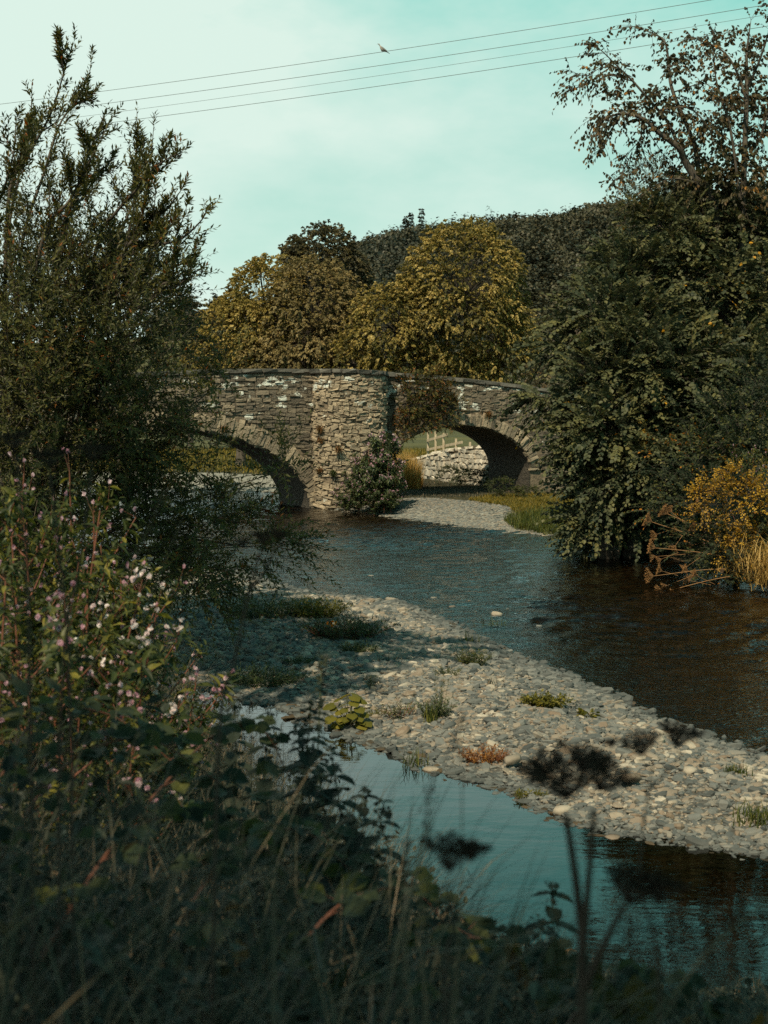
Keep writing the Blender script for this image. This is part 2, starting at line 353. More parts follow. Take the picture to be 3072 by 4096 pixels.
M['grass_lit'] = leaf_mat('bank_grass_blade', [(0, (0.06, 0.075, 0.015)), (.5, (0.16, 0.13, 0.022)), (1, (0.32, 0.22, 0.035))], .35)
M['grass_lush'] = leaf_mat('lush_grass_blade', [(0, (0.035, 0.055, 0.014)), (.6, (0.08, 0.10, 0.02)), (1, (0.16, 0.15, 0.03))], .35)
M['grass_gold'] = leaf_mat('tall_gold_grass', [(0, (0.26, 0.17, 0.04)), (.5, (0.52, 0.34, 0.10)), (1, (0.70, 0.50, 0.20))], .4)

# ------------------------------------------------------------------ ground, gravel, water
NEAR = [(14, 6.2), (8, 6.8), (3, 7.8), (1, 8.8), (0, 10), (-.8, 12), (-1.6, 14.5), (-2.5, 17.3), (-3.2, 19.0), (-5.2, 20.6), (-6.6, 23), (-7.4, 27), (-8.5, 33), (-10, 41),
        (-12, 50), (-14, 56), (-16, 62), (-30, 66), (-90, 68), (-90, -40), (14, -40)]
BAR = [(-3.6, 33.2), (-2.31, 29.9), (-1.0, 28.2), (.26, 26.9), (1.03, 24.5), (1.58, 22), (2.28, 20), (2.81, 18.3), (3.1, 16.8), (3.53, 15.8), (3.96, 14.8), (4.9, 13.4), (7, 11.6), (8.4, 10.6),
       (8.2, 9.9), (6, 10.6), (3.9, 11.2), (3.13, 11.5), (2.42, 11.9), (1.9, 12.3), (1.5, 12.9), (1.21, 13.6), (.56, 14.15), (-.15, 15.3), (-.81, 16.5), (-1.79, 18.1), (-2.7, 19.2),
       (-5, 20), (-9, 22), (-9, 30), (-7, 33)]
RIGHT = [(10.5, -40), (10.2, 5), (9.6, 14), (8.9, 22), (8.1, 29), (7.5, 34), (7.0, 38), (6.6, 42), (6.2, 45.5), (8, 50), (12, 56), (90, 80), (90, -40)]
FAR = [(5.6, 41.5), (3.95, 43.4), (3.06, 45.0), (1.55, 47.5), (-.15, 50.7), (-1.4, 53.2), (-2.0, 54.6), (-1.6, 57), (-3.5, 62), (-5.5, 66.5), (-9, 68.5), (-14, 71), (-30, 73), (-90, 75), (-90, 150), (90, 150), (90, 40), (6.5, 40)]
FARGRAV = [(5.6, 41.2), (3.8, 43.2), (1.5, 47.2), (-.2, 50.2), (-2.4, 54.6), (-.9, 55.5), (.3, 56.0), (2.0, 55.4), (3.4, 53.2), (4.3, 50.2), (4.3, 46.5), (5.0, 43.5)]
UPGRAV = [(-2.5, 60.5), (-5.0, 66), (-9, 68), (-14, 70.5), (-30, 72.5), (-31, 78), (-14, 77.5), (-9, 76.5), (-6, 74), (-3.6, 70)]
def sms(t): t = np.clip(t, 0, 1); return t * t * (3 - 2 * t)
def height(x, y):
    x = np.asarray(x, float); y = np.asarray(y, float); sh = x.shape
    P = np.stack([x.ravel(), y.ravel()], 1)
    a = poly_sd(P, NEAR); b = poly_sd(P, BAR); c = poly_sd(P, RIGHT); d = poly_sd(P, FAR)
    s = np.maximum(np.maximum(a, b), np.maximum(c, d))
    n1 = vnoise(P[:, 0], P[:, 1], 1.7) - .5; n2 = vnoise(P[:, 0], P[:, 1], .6, 3) - .5
    h = np.clip(.16 * s, -.45, 0) + .05 * n1                       # the bed, falling away from every shore
    sl = np.where((P[:, 0] < -2.2) & (P[:, 1] > 6), .42, .335)
    h = np.where(a > 0, np.maximum(h, np.minimum(sl * a, 2.0) + .10 * n1 + .04 * n2), h)
    h = np.where(b > 0, np.maximum(h, .20 * sms(b / 2.2) + .005 + .04 * n1 + .02 * n2), h)
    h = np.where(c > 0, np.maximum(h, np.minimum(.45 * c, 1.8) + .10 * n1), h)
    h = np.where(d > 0, np.maximum(h, .34 * sms(d / 3.2) + np.clip((P[:, 1] - 62) * .009, 0, .9) + .02 + .03 * n1), h)
    return h.reshape(sh)
def hz(x, y): return float(height(np.array([x]), np.array([y]))[0])
STEP = .4
gx = np.arange(-45, 45.01, STEP); gy = np.arange(-14, 112.01, STEP)
X, Y = np.meshgrid(gx, gy); Z = height(X, Y)
nx, ny = len(gx), len(gy)
V = np.stack([X, Y, Z], -1).reshape(-1, 3)
I = (np.arange(ny - 1)[:, None] * nx + np.arange(nx - 1)[None]).ravel()
F = np.stack([I, I + 1, I + nx + 1, I + nx], 1)
fc = V[F].mean(1)
zone = np.zeros(len(F), int)                                       # 0 earth, 1 bed, 2 bar, 3 far gravel
land = np.maximum(np.maximum(poly_sd(fc[:, :2], NEAR), poly_sd(fc[:, :2], RIGHT)), poly_sd(fc[:, :2], FAR))
zone[(land < 0)] = 1
zone[poly_sd(fc[:, :2], BAR) > -.3] = np.where(zone[poly_sd(fc[:, :2], BAR) > -.3] == 1, 2, zone[poly_sd(fc[:, :2], BAR) > -.3])
zone[(poly_sd(fc[:, :2], FARGRAV) > 0) | (poly_sd(fc[:, :2], UPGRAV) > 0)] = 3
M['earth'] = noise_mat('bank_earth', [(.3, (.02, .022, .012)), (.55, (.045, .042, .02)), (.75, (.09, .075, .03))], scale=1.5, bump=.8, bscale=8, bdist=.05)
M['bed'] = noise_mat('river_bed', [(.3, (.035, .022, .012)), (.5, (.085, .05, .024)), (.66, (.14, .085, .04)), (.75, (.30, .15, .05))], scale=5, bump=.8, bscale=7, bdist=.06, stretch=(1, 1, 1))
M['gravel'] = noise_mat('gravel_bed', [(.3, (.05, .05, .045)), (.5, (.10, .10, .088)), (.7, (.19, .18, .155))], scale=9, bump=1, bscale=14, bdist=.05)
M['shingle'] = noise_mat('far_shingle', [(.3, (.15, .15, .13)), (.5, (.26, .26, .225)), (.7, (.38, .37, .32))], scale=6, bump=1, bscale=16, bdist=.06)
for zi, nm, mt in ((0, 'ground', 'earth'), (1, 'river_bed', 'bed'), (2, 'gravel_bar', 'gravel'), (3, 'shingle_beach', 'shingle')):
    ff = F[zone == zi]; u, inv = np.unique(ff, return_inverse=True)
    m_ = MB(); m_.add(V[u], inv.reshape(-1, 4)); o = m_.build(nm, M[mt], smooth=True)
    tag(o, {0: 'dark earth of the river banks and fields', 1: 'brown stony bed below the river water', 2: 'gravel under the stones of the bar in mid river', 3: 'pale shingle beside the bridge'}[zi], None, None, 'structure')

# distant land and hill
CR = np.array([(-900, 345), (-200, 335), (100, 330), (200, 322), (300, 312), (345, 285), (357, 262), (372, 254), (388, 250), (420, 246), (450, 244), (480, 240), (498, 240), (519, 234), (545, 230), (580, 224), (640, 220), (768, 212), (1000, 205), (2000, 240)], float)
HD = 600.0
def far_h(x, y):
    px = 384 + x / HD * FPX
    cz = 3.6 + (400 - np.interp(px, CR[:, 0], CR[:, 1])) / FPX * HD
    t = sms((y - 240) / (HD - 240))
    return 1.0 + (cz - 1.0) * t
gx2 = np.arange(-700, 700.1, 14.0); gy2 = np.arange(-168, 1000.1, 14.0)
X2, Y2 = np.meshgrid(gx2, gy2); Z2 = far_h(X2, Y2)
Z2 = np.where((np.abs(X2) < 42) & (Y2 > -12) & (Y2 < 109), -4, Z2)
I = (np.arange(len(gy2) - 1)[:, None] * len(gx2) + np.arange(len(gx2) - 1)[None]).ravel()
m_ = MB(); m_.add(np.stack([X2, Y2, Z2], -1).reshape(-1, 3), np.stack([I, I + 1, I + len(gx2) + 1, I + len(gx2)], 1))
M['field'] = noise_mat('field', [(.3, (.035, .04, .015)), (.6, (.09, .085, .025)), (.8, (.14, .12, .03))], scale=.05, bump=0)
tag(m_.build('hills', M['field'], smooth=True), 'grassy valley floor rising to the wooded hill', None, None, 'structure')

# water
fl = 0.25
M['river'] = water_mat('river_water', (.38, .36, .28), [(9, (1.0, 1.7, 1), fl, .02, 3)], .05, 1.45)
M['pool'] = water_mat('pool_water', (.30, .30, .22), [(.6, (1, 2.0, 1), .1, .006, 2), (5, (1, 2.5, 1), .25, .0010, 3)], .02, 1.55)
split = [(-9, 21), (-5, 21.5), (-1.5, 20.5), (.8, 18.3), (2.0, 16.2), (2.9, 14.3), (4.3, 12.5), (6.4, 11.2), (9, 10.2), (14, 9.5)]
wp = [(x, y) for x, y in split] + [(14, 4), (-9, 4)]
m_ = MB(); m_.add([(x, y, 0.0) for x, y in wp[::-1]], [list(range(len(wp)))]); tag(m_.build('pool_water', M['pool']), 'still teal pool between the near bank and the gravel bar', None, None, 'structure')
RV = [(-9, 21), (-9, 60), (11.9, 60), (11.9, 9.7)] + [p for p in split[::-1] if p[0] < 11][:-1]
seed(5); WS = .07; xs = np.arange(-9, 11.901, WS); ys = np.arange(9.5, 60.01, WS); XX, YY = np.meshgrid(xs, ys); HH = np.zeros_like(XX)
xw = XX + .5 * (vnoise(XX, YY, 1.3, 21) - .5) + .25 * (vnoise(XX, YY, .5, 22) - .5); yw = YY + .5 * (vnoise(XX, YY, 1.1, 23) - .5) + .25 * (vnoise(XX, YY, .45, 24) - .5)
for i in range(26):                                                # choppy little waves, mostly running across the current
    lam = .24 * (4.2 ** rng.random()); th_ = -1.2 + rng.normal(0, .55); k_ = 2 * np.pi / lam
    HH += lam * .0058 * np.sin(k_ * (xw * math.cos(th_) + yw * math.sin(th_)) + rng.uniform(0, 6.28)) * (.4 + 1.2 * vnoise(XX, YY, 1.5 + lam, 40 + i))
HH *= (.45 + 1.0 * sms(vnoise(XX, YY, 5.0, 31) * 1.6 - .3)) * np.clip((YY - 9) / 12, .45, 1)
nx_ = len(xs); I = (np.arange(len(ys) - 1)[:, None] * nx_ + np.arange(nx_ - 1)[None]).ravel(); F_ = np.stack([I, I + 1, I + nx_ + 1, I + nx_], 1); V_ = np.stack([XX, YY, HH], -1).reshape(-1, 3); cc = V_[F_].mean(1)
F_ = F_[(poly_sd(cc[:, :2], RV) > -.05) & (height(cc[:, 0], cc[:, 1]) < .10)]; u, inv = np.unique(F_, return_inverse=True)
m_ = MB(); m_.add(V_[u], inv.reshape(-1, 4))
for x0, x1, y0, y1 in ((-44, -9, 21, 111), (-9, 44, 60, 111), (11.9, 44, 9.7, 60)): m_.add([(x0, y0, 0), (x1, y0, 0), (x1, y1, 0), (x0, y1, 0)], [[0, 1, 2, 3]])
tag(m_.build('river_water', M['river'], smooth=True), 'rippled dark river flowing out from the bridge arch', None, None, 'structure')

# ------------------------------------------------------------------ stones
K8 = 7
def stones(mb, P, sx, sy, sz, yaw, nrm_, tint):
    n = len(P); an = np.arange(K8) * 2 * np.pi / K8
    rr = 1 + .30 * (rng.random((n, K8)) - .5) + .18 * np.cos(2 * (an[None] - rng.uniform(0, 6.28, (n, 1))))
    an = an[None] + .25 * (rng.random((n, K8)) - .5)
    T1 = nrm(np.cross(nrm_, np.stack([-np.sin(yaw), np.cos(yaw), 0 * yaw], 1))); T1 = -T1; T2 = np.cross(nrm_, T1)
    V = []
    for z, s in ((-.5, .75), (.02, 1.0), (.40, .80)):
        V.append(P[:, None] + T1[:, None] * (sx[:, None] * s * rr * np.cos(an))[..., None] + T2[:, None] * (sy[:, None] * s * rr * np.sin(an))[..., None]
                 + nrm_[:, None] * (sz[:, None] * (z + .14 * (rng.random((n, K8)) - .5)))[..., None])
    V.append((P + nrm_ * (sz * .5)[:, None])[:, None])
    V = np.concatenate(V, 1)
    j = np.arange(K8); j2 = (j + 1) % K8
    q = np.concatenate([np.stack([j + r * K8, j2 + r * K8, j2 + (r + 1) * K8, j + (r + 1) * K8], 1) for r in (0, 1)])
    t = np.stack([j + 2 * K8, j2 + 2 * K8, np.full(K8, 3 * K8)], 1)
    b = mb.c; kk = 3 * K8 + 1
    mb.add(V, (np.arange(n)[:, None, None] * kk + q[None]).reshape(-1, 4), np.repeat(tint, kk))
    f = (np.arange(n)[:, None, None] * kk + t[None]).reshape(-1, 3) + b
    mb.f.append(f.ravel()); mb.n.append(np.full(len(f), 3, np.int64))
def in_poly(poly, n, grow=0.0):
    p = np.array(poly, float); lo = p.min(0) - grow; hi = p.max(0) + grow
    q = rng.uniform(lo, hi, (n, 2)); return q[poly_sd(q, poly) > -grow]
def tiltn(n, s):
    return nrm(np.stack([rng.normal(0, s, n), rng.normal(0, s, n), np.ones(n)], 1))
SLATE = [(0, (.040, .046, .045)), (.22, (.095, .105, .102)), (.42, (.17, .177, .165)), (.58, (.25, .222, .178)), (.72, (.19, .145, .105)), (.80, (.36, .32, .255)), (.93, (.42, .385, .32)), (1, (.54, .52, .47))]
M['slate'] = noise_mat('slate_stone', SLATE, scale=6, bump=.35, bscale=30, tintmix=.82, bdist=.01, rough=.75)
M['wet'] = noise_mat('wet_stone', [(0, (.02, .016, .011)), (.5, (.07, .05, .028)), (.9, (.14, .09, .045)), (1, (.38, .19, .05))], scale=6, bump=.3, bscale=30, tintmix=.8, bdist=.01, rough=.6)
seed(11)
q = in_poly(BAR, 500000, .25); q = q[(q[:, 0] < .36 * q[:, 1] + 1.5) & (q[:, 0] > -.36 * q[:, 1] - 2)]
z = height(q[:, 0], q[:, 1]); n = len(q)
size = np.exp(rng.normal(-3.80, .5, n)) * (1 + .03 * (q[:, 1] - 12)); size = np.clip(size, .014, .10)
asp = rng.uniform(.5, .95, n)
sz = size * rng.uniform(.35, .95, n)
yaw = rng.normal(.35, .8, n)
P = np.stack([q[:, 0], q[:, 1], z + sz * rng.uniform(-.15, .45, n)], 1)
gm = MB(); tn = np.clip(rng.beta(1.25, 1.5, n) + .25 * (vnoise(q[:, 0], q[:, 1], .5, 5) - .5), 0, 1)
tn *= .25 + .75 * sms((z + .015) / .05) * np.where(vnoise(q[:, 0], q[:, 1], 1.1, 9) > .72, .7, 1)
stones(gm, P, size, size * asp, sz, yaw, tiltn(n, .30), tn)
q = in_poly(FARGRAV, 15000, .1); n = len(q)
size = rng.uniform(.03, .075, n); P = np.stack([q[:, 0], q[:, 1], height(q[:, 0], q[:, 1])], 1)
stones(gm, P, size, size * .8, size * .5, rng.uniform(0, 6, n), tiltn(n, .2), np.clip(rng.beta(2, 2, n) * .8, 0, 1))
tag(gm.build('gravel', M['slate']), 'flat grey and buff slate gravel covering the bar and beach', None, None, 'stuff')
# stones lying under water
q = rng.uniform((-6, 8), (10, 34), (15000, 2)); hh = height(q[:, 0], q[:, 1]); k = (hh < .0) & (hh > -.46) & (np.abs(q[:, 0]) < .33 * q[:, 1] + 1); q = q[k][:9000]; n = len(q)
wm = MB(); size = np.exp(rng.normal(-3.0, .4, n)); P = np.stack([q[:, 0], q[:, 1], height(q[:, 0], q[:, 1]) + .01], 1)
stones(wm, P, size, size * .75, size * .5, rng.uniform(0, 6, n), tiltn(n, .15), np.clip(rng.beta(1.6, 3, n), 0, 1))
tag(wm.build('submerged_gravel', M['wet']), 'brown stones lying under the clear shallow water', None, None, 'stuff')
# the larger cobbles, each its own
seed(12)
def one_stone(name, tint, flat):
    m_ = MB(); stones(m_, np.zeros((1, 3)), np.array([1.0]), np.array([.72]), np.array([flat]), np.array([0.0]), np.array([[0, 0, 1.0]]), np.array([tint]))
    return m_.mesh(name, M['slate'])
kinds = [('pale grey flat cobble lying loose on the gravel bar', [.62, .7, .8]), ('dark blue grey flat cobble lying loose on the gravel bar', [.08, .18, .28]), ('brown tinged flat cobble lying loose on the gravel bar', [.88, .92, .94])]
base_me = [[one_stone('cobble', t + rng.uniform(-.03, .03), rng.uniform(.3, .55)) for t in ts for _ in range(3)] for _, ts in kinds]
q = in_poly(BAR, 4000, -.15); q = q[(np.abs(q[:, 0]) < .285 * q[:, 1] + .1) & (q[:, 1] < 24) & (q[:, 0] > -2.2)][:270]
for i, (x, y) in enumerate(q):
    k = rng.choice(3, p=(.5, .3, .2)); o = bpy.data.objects.new('cobble', base_me[k][rng.integers(0, 9)]); COL.objects.link(o)
    s = rng.uniform(.03, .056); o.location = (x, y, hz(x, y) + s * .25 + .015); o.scale = (s, s, s); o.rotation_euler = (rng.normal(0, .12), rng.normal(0, .12), rng.normal(.35, .7))
    tag(o, kinds[k][0], 'cobble', 'cobbles on the gravel bar')
def rock(px, py, s, tint, label, flat=.6, z=0.0, group=None, mat='slate'):
    s *= .45; tint = tint * .9; p = gp(px, py, z); m_ = MB(); stones(m_, np.zeros((1, 3)), np.array([s]), np.array([s * .75]), np.array([s * flat]), np.array([0.0]), np.array([[0, 0, 1.0]]), np.array([tint]))
    o = bpy.data.objects.new('river_rock', m_.mesh('river_rock', M[mat], smooth=True)); COL.objects.link(o); o.location = (p[0], p[1], max(z - .03, hz(p[0], p[1])) + s * .16)
    o.rotation_euler = (rng.normal(0, .1), rng.normal(0, .1), rng.uniform(0, 1)); tag(o, label, 'rock', group)
rock(393, 600, .33, .66, 'largest pale boulder sitting in the shallows at the far edge of the gravel bar', .7)
rock(497, 614, .30, .95, 'angular buff boulder in the shallows beside the grass tufts', .8)
rock(432, 770, .22, .93, 'orange brown stone half sunk at the pool edge', .6)
rock(512, 758, .21, .70, 'bright pale grey stone standing near the pool side of the bar', .8, .15)
rock(563, 808, .20, .98, 'white quartz stone at the pool edge beside the dark umbels', .8, .05)
rock(630, 776, .22, .88, 'rounded tan stone at the right of the gravel bar', .75, .2)
rock(690, 769, .19, .99, 'small white rock near the right picture edge of the bar', .8, .2)
rock(613, 837, .20, .80, 'flat pale stone at the wet rim of the pool', .5, .0)
rock(345, 775, .30, .85, 'long low tan stone at the pool rim below the big leaved plant', .35, .05) if False else None
rock(620, 871, .42, .97, 'big orange slab lying under the shallow pool water', .3, -.12, mat='wet')
for i, (px, py) in enumerate([(232, 580), (262, 572), (285, 586), (316, 590), (338, 594), (352, 600), (372, 596), (402, 603), (415, 590), (434, 597), (452, 606), (470, 600), (509, 609), (522, 613), (540, 625), (478, 588), (372, 575), (300, 570)]):
    rock(px, py, rng.uniform(.12, .25), rng.choice([.45, .55, .68, .85]), 'wet stone poking out of the shallow river edge', rng.uniform(.3, .7), 0.0, 'stones in the river shallows')

# ------------------------------------------------------------------ bridge
A23 = R(23.0); BO = np.array([-1.5, 55.3, 0.0]); BU = np.array([math.cos(A23), math.sin(A23), 0]); BN = np.array([-math.sin(A23), math.cos(A23), 0]); ZZ = np.array([0, 0, 1.0])
BW = 3.7
def bp(u, n, z):
    u, n, z = np.broadcast_arrays(np.asarray(u, float), np.asarray(n, float), np.asarray(z, float))
    return BO + u[..., None] * BU + n[..., None] * BN + z[..., None] * ZZ
def ztop(u): return 5.36 - .0056 * (np.asarray(u, float) + 2) ** 2
ARCH = [(-7.0, 5.55, 0.0, 3.05, .75, 'left'), (4.95, 3.2, 1.35, 3.16, .58, 'right')]       # centre, half span, springing, crown, ring depth
def intr(u, ring=0.0):
    """height of the underside at u; -9 where there is no opening"""
    u = np.asarray(u, float); z = np.full(u.shape, -9.0)
    for uc, a, zs, zc, d, _ in ARCH:
        r = ring * d; e = np.clip(1 - ((u - uc) / (a + r)) ** 2, 0, 1)
        z = np.where(np.abs(u - uc) < a + r, zs + (zc - zs + r) * np.sqrt(e), z)
    return z
U0, U1 = -16.0, 17.0
bridge = thing('stone_bridge', 'old grey stone road bridge with two arches and a rounded pier', 'bridge', bp(0, 0, 0)); bridge['_org'] = [float(a) for a in bp(0, 0, 0)]
WALLST = [(0, (.05, .044, .036)), (.3, (.108, .093, .072)), (.55, (.178, .149, .110)), (.8, (.255, .21, .151)), (1, (.34, .30, .23))]
M['masonry'] = noise_mat('bridge_stone', WALLST, scale=5, bump=.9, bscale=13, tintmix=.62, bdist=.05, rough=.9, lichen=(1.6, .66, 2.6, 5.3, .13), stretch=(1, 1, 1.8))
M['mortar'] = noise_mat('bridge_mortar', [(.3, (.09, .075, .055)), (.6, (.19, .15, .105)), (.8, (.27, .22, .16))], scale=6, bump=.8, bscale=15, bdist=.05, rough=.95)
M['pier_stone'] = noise_mat('pier_stone', [(0, (.085, .072, .056)), (.3, (.20, .165, .12)), (.55, (.335, .272, .19)), (.8, (.45, .365, .255)), (1, (.52, .45, .34))], scale=5, bump=.9, bscale=13, tintmix=.55, bdist=.05, rough=.9, lichen=(1.6, .67, 2.6, 5.3, .13), stretch=(1, 1, 1.8))
M['ring_stone'] = noise_mat('ring_stone', [(0, (.07, .06, .048)), (.3, (.15, .127, .095)), (.55, (.25, .207, .148)), (.8, (.35, .285, .20)), (1, (.43, .37, .28))], scale=5, bump=.9, bscale=13, tintmix=.6, bdist=.05, rough=.9)
def strip(mb, A, B, flip=False):
    """quad strip between two rows of points"""
    n = len(A); i = np.arange(n - 1); f = np.stack([i, i + 1, n + i + 1, n + i], 1)
    mb.add(np.concatenate([A, B]), f[:, ::-1] if flip else f)
def uspans():
    edges = []
    for uc, a, *_ in ARCH: edges += [uc - a, uc + a]
    e = sorted(edges)
    return [(U0, e[0], False), (e[0], e[1], True), (e[1], e[2], False), (e[2], e[3], True), (e[3], U1, False)]
wall = MB()
for a, b, op in uspans():
    if op:
        th = np.linspace(math.pi, 0, 49); uc = (a + b) / 2; u = uc + (b - a) / 2 * np.cos(th)
        A_ = [x for x in ARCH if abs(x[0] - uc) < .01][0]; zb = A_[2] + (A_[3] - A_[2]) * np.sin(th)
    else:
        u = np.linspace(a, b, 33); zb = np.full(33, -.6)
    zt = ztop(u)
    strip(wall, bp(u, .10, zb), bp(u, .10, zt - .05)); strip(wall, bp(u, BW, zb), bp(u, BW, zt - .05), True)
    strip(wall, bp(u, .10, zt - .05), bp(u, .5, zt - .05)); strip(wall, bp(u, BW - .4, zt - .05), bp(u, BW, zt - .05))
    strip(wall, bp(u, .5, zt - .05), bp(u, .5, zt - 1.0)); strip(wall, bp(u, BW - .4, zt - 1.0), bp(u, BW - .4, zt - .05)); strip(wall, bp(u, .5, zt - 1.0), bp(u, BW - .4, zt - 1.0))
wall.build('wall_core', M['mortar'], bridge)
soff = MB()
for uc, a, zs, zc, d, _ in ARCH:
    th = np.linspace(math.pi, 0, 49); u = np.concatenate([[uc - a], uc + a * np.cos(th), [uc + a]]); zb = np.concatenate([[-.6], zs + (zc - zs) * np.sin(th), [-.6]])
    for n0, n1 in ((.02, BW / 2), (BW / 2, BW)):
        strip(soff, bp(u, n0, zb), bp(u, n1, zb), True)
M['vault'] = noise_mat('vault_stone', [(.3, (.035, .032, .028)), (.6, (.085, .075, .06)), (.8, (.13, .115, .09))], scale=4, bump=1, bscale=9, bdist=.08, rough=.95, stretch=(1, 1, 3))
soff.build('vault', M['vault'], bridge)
def slabs(mb, C, T, U, O, w, h, dep, tint, jit=.10):
    """roughly squared stones: centre of the back face C, width along T, height along U, depth out along O"""
    n = len(C); s = np.array([[-1, -1], [1, -1], [1, 1], [-1, 1]]) * .5
    V = []
    for lay in (0, 1):
        k = s * ((1.0, 1.0) if lay == 0 else (.90, .80))
        ja = rng.normal(0, jit * .45, (n, 4)); jb = rng.normal(0, jit, (n, 4)); jo = rng.uniform(.7, 1.25, (n, 4)) if lay else np.zeros((n, 4))
        V.append(C[:, None] + T[:, None] * (w[:, None] * (k[None, :, 0] + ja * .3))[..., None] + U[:, None] * (h[:, None] * (k[None, :, 1] + jb))[..., None] + O[:, None] * (dep[:, None] * jo)[..., None])
    V = np.concatenate(V, 1); f = np.array([[4, 5, 6, 7], [0, 1, 5, 4], [1, 2, 6, 5], [2, 3, 7, 6], [3, 0, 4, 7]])
    mb.add(V, (np.arange(n)[:, None, None] * 8 + f[None]).reshape(-1, 4), np.repeat(tint, 8))
def courses(s0, s1, z0, z1, hmin, hmax, lmin, lmax):
    """rows of stones over the strip s0..s1, z0..z1 -> arrays s, z, w, h"""
    o = []; z = z0
    while z < z1:
        h = rng.uniform(hmin, hmax); s = s0 - rng.uniform(0, .3)
        while s < s1:
            w = rng.uniform(lmin, lmax) * (1.0 if rng.random() < .8 else .5); o.append((s + w / 2, z + h / 2, w, h)); s += w
        z += h
    return np.array(o).T
seed(21)
face = MB()
PU0, PU1, PC, PR = -1.32, 1.62, .15, 1.12                                   # the pier
s, z, w, h = courses(U0, U1, -.5, 5.6, .05, .17, .12, .55)
zz = z + .06 * (vnoise(s, z * 3, 1.1, 2) - .5) * 2 - .0056 * (s + 2) ** 2 * np.clip((z - 3.2) / 2.2, 0, 1)
ok = (zz + h / 2 < ztop(s) - .17) & ~((s > PU0) & (s < PU1))
for du in (-.4, 0, .4): ok &= zz - h * .3 > intr(s + w * du, 1.0)
s, zz, w, h = s[ok], zz[ok], w[ok], h[ok]; n = len(s)
rot = rng.normal(0, .05, n); T = BU[None] * np.cos(rot)[:, None] + ZZ * np.sin(rot)[:, None]; Uv = -BU[None] * np.sin(rot)[:, None] + ZZ * np.cos(rot)[:, None]
slabs(face, bp(s, .105, zz), T, Uv, np.broadcast_to(-BN, (n, 3)), w * .98, h * 1.02, rng.uniform(.04, .10, n), np.clip(rng.beta(2, 2.4, n), 0, 1), .14)
face.build('spandrel_wall', M['masonry'], bridge)
for uc, a, zs, zc, d, nm in ARCH:                                            # arch rings of long thin slabs on edge
    ring = MB(); th = math.pi + .0
    tl = np.linspace(math.pi, 0, 400); L = np.concatenate([[0], np.cumsum(np.hypot(np.diff(uc + a * np.cos(tl)), np.diff(zs + (zc - zs) * np.sin(tl))))])
    pos = 0.02; C, T, Uv, ww, hh = [], [], [], [], []
    while pos < L[-1]:
        t = rng.uniform(.09, .25); thm = np.interp(pos + t / 2, L, tl); uu = uc + a * math.cos(thm); zi = zs + (zc - zs) * math.sin(thm)
        nr = np.array([math.cos(thm) / a, math.sin(thm) / (zc - zs)]); nr /= np.linalg.norm(nr)
        nr = nr * .8 + np.array([0, .0]) ; nr /= np.linalg.norm(nr)
        hgt = d * rng.uniform(.78, 1.08)
        C.append(bp(uu + nr[0] * hgt / 2, .06, zi + nr[1] * hgt / 2)); Uv.append(nr[0] * BU + nr[1] * ZZ); T.append(nr[1] * BU - nr[0] * ZZ); ww.append(t * 1.04); hh.append(hgt); pos += t
    C = np.array(C); n = len(C)
    slabs(ring, C, np.array(T), np.array(Uv), np.broadcast_to(-BN, (n, 3)), np.array(ww), np.array(hh), rng.uniform(.07, .14, n), np.clip(rng.beta(2, 2, n), 0, 1), .05)
    ring.build('arch_ring', M['ring_stone'], bridge)
# pier: a D on plan
def pier_pt(t, grow=0.0):
    """t 0..1 round the nose -> (u, n) and outward normal"""
    ua, ub = PU0, PU1; r = (ub - ua) / 2; um = (ua + ub) / 2
    ph = math.pi * (1 - np.asarray(t, float)); c, s_ = np.cos(ph), np.sin(ph)
    ex = np.sign(c) * np.abs(c) ** .80; ey = np.abs(s_) ** .80
    nu, nn = np.sign(c) * np.abs(c) ** 1.2 / r, -np.abs(s_) ** 1.2 / PR; l = np.hypot(nu, nn); nu, nn = nu / l, nn / l
    return um + (r + 0) * ex + grow * nu, -PR * ey + grow * nn, nu, nn
pier = MB(); tt = np.linspace(0, 1, 41); pu, pn, nu, nn = pier_pt(tt, -.04)
pz1 = ztop(pu) - .06
strip(pier, bp(pu, pn + .1, -.6), bp(pu, pn + .1, pz1)); strip(pier, bp(pu, pn + .1, pz1), bp(pu, np.full(41, .3), pz1))
pier.build('pier_core', M['mortar'], bridge)
pst = MB(); per = np.concatenate([[0], np.cumsum(np.hypot(np.diff(pu), np.diff(pn)))])
s, z, w, h = courses(0, per[-1], -.5, 5.6, .055, .17, .10, .46)
t = np.interp(s, per, tt); u_, n_, nu, nn = pier_pt(t, -.03)
zz = z + .13 * (vnoise(s, z * 2, .7, 8) - .5)
ok = (zz + h / 2 < ztop(u_) - .15) & (s > .04) & (s < per[-1] - .04) & (rng.random(len(s)) < .93)
u_, n_, nu, nn, zz, w, h = [k[ok] for k in (u_, n_, nu, nn, zz, w, h)]; n = len(u_)
O = nu[:, None] * BU + nn[:, None] * BN; T = np.cross(ZZ, O) * 1.0
rot = rng.normal(0, .16, n)[:, None]; T2 = T * np.cos(rot) + ZZ * np.sin(rot); U2 = -T * np.sin(rot) + ZZ * np.cos(rot)
slabs(pst, bp(u_, n_ + .1, zz), T2, U2, O, w * .97, h * .95, rng.uniform(.03, .10, n), np.clip(rng.beta(2, 2, n), 0, 1), .18)
pst.build('pier', M['pier_stone'], bridge)
